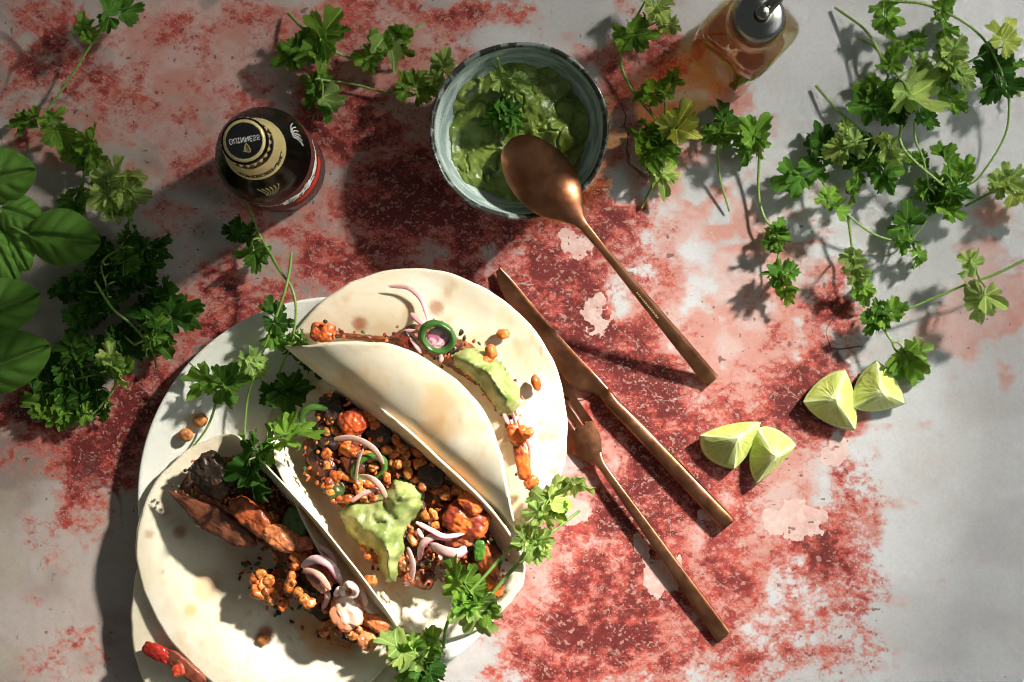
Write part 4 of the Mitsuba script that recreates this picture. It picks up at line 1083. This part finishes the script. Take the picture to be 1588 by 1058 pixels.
sprig('shaded cilantro sprig in the middle of the left heap', [[(185, 386, 24), (158, 408, 20), (165, 446, 16), (170, 493, 10)]], [(198, 403, 72, 10, 'd', False, 22), (242, 382, 62, 10, 'k', False, 14), (128, 432, 64, 200, 'k', False, 8), (190, 450, 60, 0, 'k', False, 6), (150, 470, 66, 200, 'k', False, 6), (215, 430, 60, -20, 'k', False, 8), (100, 450, 60, 180, 'k', False, 6), (210, 360, 56, 40, 'd', False, 14), (120, 490, 66, 180, 'k', False, 5), (170, 420, 70, 150, 'k', False, 5), (230, 410, 66, 0, 'k', False, 6), (140, 390, 60, 160, 'k', False, 6)], 25)
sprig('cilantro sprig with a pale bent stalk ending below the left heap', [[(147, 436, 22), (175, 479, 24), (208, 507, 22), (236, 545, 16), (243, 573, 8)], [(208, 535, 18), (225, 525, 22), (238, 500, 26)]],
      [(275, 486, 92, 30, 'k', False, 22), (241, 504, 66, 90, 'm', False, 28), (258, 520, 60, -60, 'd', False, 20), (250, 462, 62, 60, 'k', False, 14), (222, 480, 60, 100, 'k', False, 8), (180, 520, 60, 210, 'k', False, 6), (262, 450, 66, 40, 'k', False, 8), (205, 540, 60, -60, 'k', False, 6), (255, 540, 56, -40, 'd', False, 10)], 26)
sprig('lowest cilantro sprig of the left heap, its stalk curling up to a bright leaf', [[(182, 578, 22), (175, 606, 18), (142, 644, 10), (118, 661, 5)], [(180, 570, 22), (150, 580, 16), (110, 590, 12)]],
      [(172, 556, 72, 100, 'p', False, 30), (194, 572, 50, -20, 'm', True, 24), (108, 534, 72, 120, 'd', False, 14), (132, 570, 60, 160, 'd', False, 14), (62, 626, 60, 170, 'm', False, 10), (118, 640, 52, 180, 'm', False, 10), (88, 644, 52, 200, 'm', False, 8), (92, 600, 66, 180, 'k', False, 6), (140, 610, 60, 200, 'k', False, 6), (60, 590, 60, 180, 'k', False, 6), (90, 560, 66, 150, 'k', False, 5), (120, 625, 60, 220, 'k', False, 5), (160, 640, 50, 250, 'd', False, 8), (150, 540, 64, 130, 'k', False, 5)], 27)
# from the beer bottle onto the plate
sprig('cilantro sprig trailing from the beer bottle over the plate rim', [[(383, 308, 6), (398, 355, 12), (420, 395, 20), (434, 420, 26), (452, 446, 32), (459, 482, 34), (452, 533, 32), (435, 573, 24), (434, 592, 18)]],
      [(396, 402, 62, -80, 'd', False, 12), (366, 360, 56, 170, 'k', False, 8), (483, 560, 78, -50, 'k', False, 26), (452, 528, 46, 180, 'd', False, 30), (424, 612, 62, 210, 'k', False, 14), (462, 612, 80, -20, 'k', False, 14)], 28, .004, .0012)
sprig('long thin cilantro sprig lying down the left part of the plate', [[(452, 392, 30), (449, 420, 30), (441, 454, 32), (427, 494, 30), (417, 519, 28), (398, 573, 22), (384, 618, 18), (379, 672, 16)]],
      [(421, 480, 64, 110, 'k', False, 28), (426, 526, 50, -60, 'd', False, 24), (382, 560, 60, 150, 'p', True, 30)], 29, .006)
sprig('short cilantro sprig beside the chickpeas on the plate', [[(340, 596, 20), (336, 607, 18), (332, 635, 12), (319, 667, 8), (292, 702, 6)]], [(322, 590, 78, 160, 'm', False, 22), (364, 592, 76, 20, 'd', False, 18)], 30, .010)
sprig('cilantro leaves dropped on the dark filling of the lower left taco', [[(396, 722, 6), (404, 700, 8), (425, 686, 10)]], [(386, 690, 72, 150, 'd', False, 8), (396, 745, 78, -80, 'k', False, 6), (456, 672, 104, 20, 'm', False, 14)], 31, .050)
# in front
sprig('brightly lit cilantro sprig leaning over the right edge of the middle taco', [[(688, 1001, 0), (694, 966, 12), (717, 931, 18), (752, 893, 20), (784, 857, 20), (828, 813, 16), (857, 768, 12)]],
      [(856, 768, 92, 60, 'p', True, 20), (898, 752, 56, -10, 'p', True, 14), (838, 782, 50, 180, 'm', True, 12), (815, 842, 72, 180, 'p', False, 22), (862, 790, 50, -60, 'm', True, 12), (710, 897, 84, 130, 'm', False, 22), (744, 958, 84, -60, 'p', False, 14), (730, 935, 54, 0, 'm', True, 18)], 32, .040, .0014)
sprig('cut cilantro stalk crossing the plate rim on the right of the tacos', [[(742, 950, 6), (755, 931, 8), (790, 889, 12), (812, 867, 14), (848, 832, 14), (899, 792, 8)]], [(756, 946, 56, -90, 'm', True, 8), (830, 842, 46, 100, 'p', True, 20)], 33, .038, .0014)
sprig('cilantro sprig at the lower edge of the plate below the tacos', [[(690, 1003, 4), (672, 1012, 8), (645, 1020, 8), (620, 1030, 4)]], [(616, 1004, 88, 160, 'p', False, 18), (674, 996, 62, 60, 'm', False, 12), (668, 1040, 72, -70, 'k', False, 2), (640, 1040, 60, -120, 'd', False, 2), (640, 1000, 56, 100, 'm', True, 18)], 34, .026)


# basil
def basil_leaf(L, W, rng, tone=(.070, .175, .028)):
    nu, nv = 44, 33
    u, v_ = np.linspace(0, 1, nu), np.linspace(-1, 1, nv)
    half = W / 2 * np.sin(PI * np.clip(u, .0, 1) ** .84) ** .56
    half[0] = half[-1] = .0004
    x = np.broadcast_to(u[:, None] * L, (nu, nv))
    y = half[:, None] * v_[None, :]
    av = np.abs(v_)[None, :]
    lam = ((u[:, None] * 4.3 - av * 1.3) % 1.0)
    puff = np.sin(lam * PI) ** .7 * np.sin(np.clip(av * 1.25, 0, 1) * PI * .78) * np.sin(u * PI)[:, None]
    z = -.30 * np.abs(y) ** 2 / W * 4 * .85 - .34 * (x - L * .5) ** 2 / L + .05 * W * puff + .08 * W * sstep(.0, .25, av)
    z = z + .05 * L * nz(np.stack([x / L * 2.2, y / L * 2.2, x * 0 + rng.uniform(0, 50)], -1), 4, 2)
    c = mixc(np.array(tone) * .8, np.array(tone) * 1.35, puff * .8 + .3 * nz(np.stack([x * 90, y * 90, x * 0], -1), 5, 2))
    c = mixc(c, (.17, .27, .07), (1 - sstep(.02, .06, av)) * .8 + 0 * u[:, None])
    c = mixc(c, (.11, .21, .045), (1 - sstep(.02, .10, np.minimum(lam, 1 - lam))) * .30 * (av < .8))
    return np.stack([x, y, z], -1).reshape(-1, 3), quads(nu, nv), c.reshape(-1, 3)


root = thing('basil_sprig', 'glossy basil sprig entering from the left edge of the frame', 'basil')
rng = random.Random(4)
ms = []
for i, (bx, by, tx, ty, w, z0, z1, roll) in enumerate([(-52, 286, 56, 262, 92, 50, 46, 18), (2, 322, 66, 346, 66, 40, 36, -14), (44, 364, 156, 376, 88, 46, 44, 8), (8, 350, 44, 420, 52, 36, 40, 10), (-24, 350, 26, 440, 60, 40, 38, -10), (-64, 500, 62, 456, 92, 48, 46, 16), (-66, 588, 78, 536, 98, 52, 50, 14)]):
    a, b = P(bx, by, z0 / 1000), P(tx, ty, z1 / 1000)
    v, f, c = basil_leaf(np.linalg.norm(b - a), w / PX, rng, np.array((.125, .27, .045)) * rng.uniform(.8, 1.3))
    v = v @ RX(roll).T
    v = v @ (RZ(math.degrees(math.atan2(b[1] - a[1], b[0] - a[0]))) @ RY(-math.degrees(math.asin((b[2] - a[2]) / np.linalg.norm(b - a))))).T + a
    part(root, 'leaf', (v, f), 'basil_leaf', True, c)
    o = P(-60 if i in (0, 5, 6) else 4, 440 if i in (5, 6) else 345, .030)
    sv, sf = tube([o, (o + a) / 2 + [0, 0, .004], a], [.0016, .0013, .0010], 8, n=14)
    ms.append((sv, sf, np.tile((.14, .24, .05), (len(sv), 1))))
sv, sf = tube([P(-90, 620, .012), P(-60, 500, .024), P(-30, 420, .030), P(4, 345, .032)], [.0022, .002, .0018, .0016], 9)
ms.append((sv, sf, np.tile((.14, .24, .05), (len(sv), 1))))
v, f, c = joined(ms)
part(root, 'stem', (v, f), 'stalk', True, c)

# the white corner at the left edge
v = np.array([P(x, y, z) for z in (.0004, .0030) for x, y in [(-60, 150), (-10, 190), (8, 236), (-60, 250)]])
m = trimesh.convex.convex_hull(v)
single('paper_napkin', m, 'cloth', 'white napkin corner at the left edge of the frame above the basil', 'napkin', False)
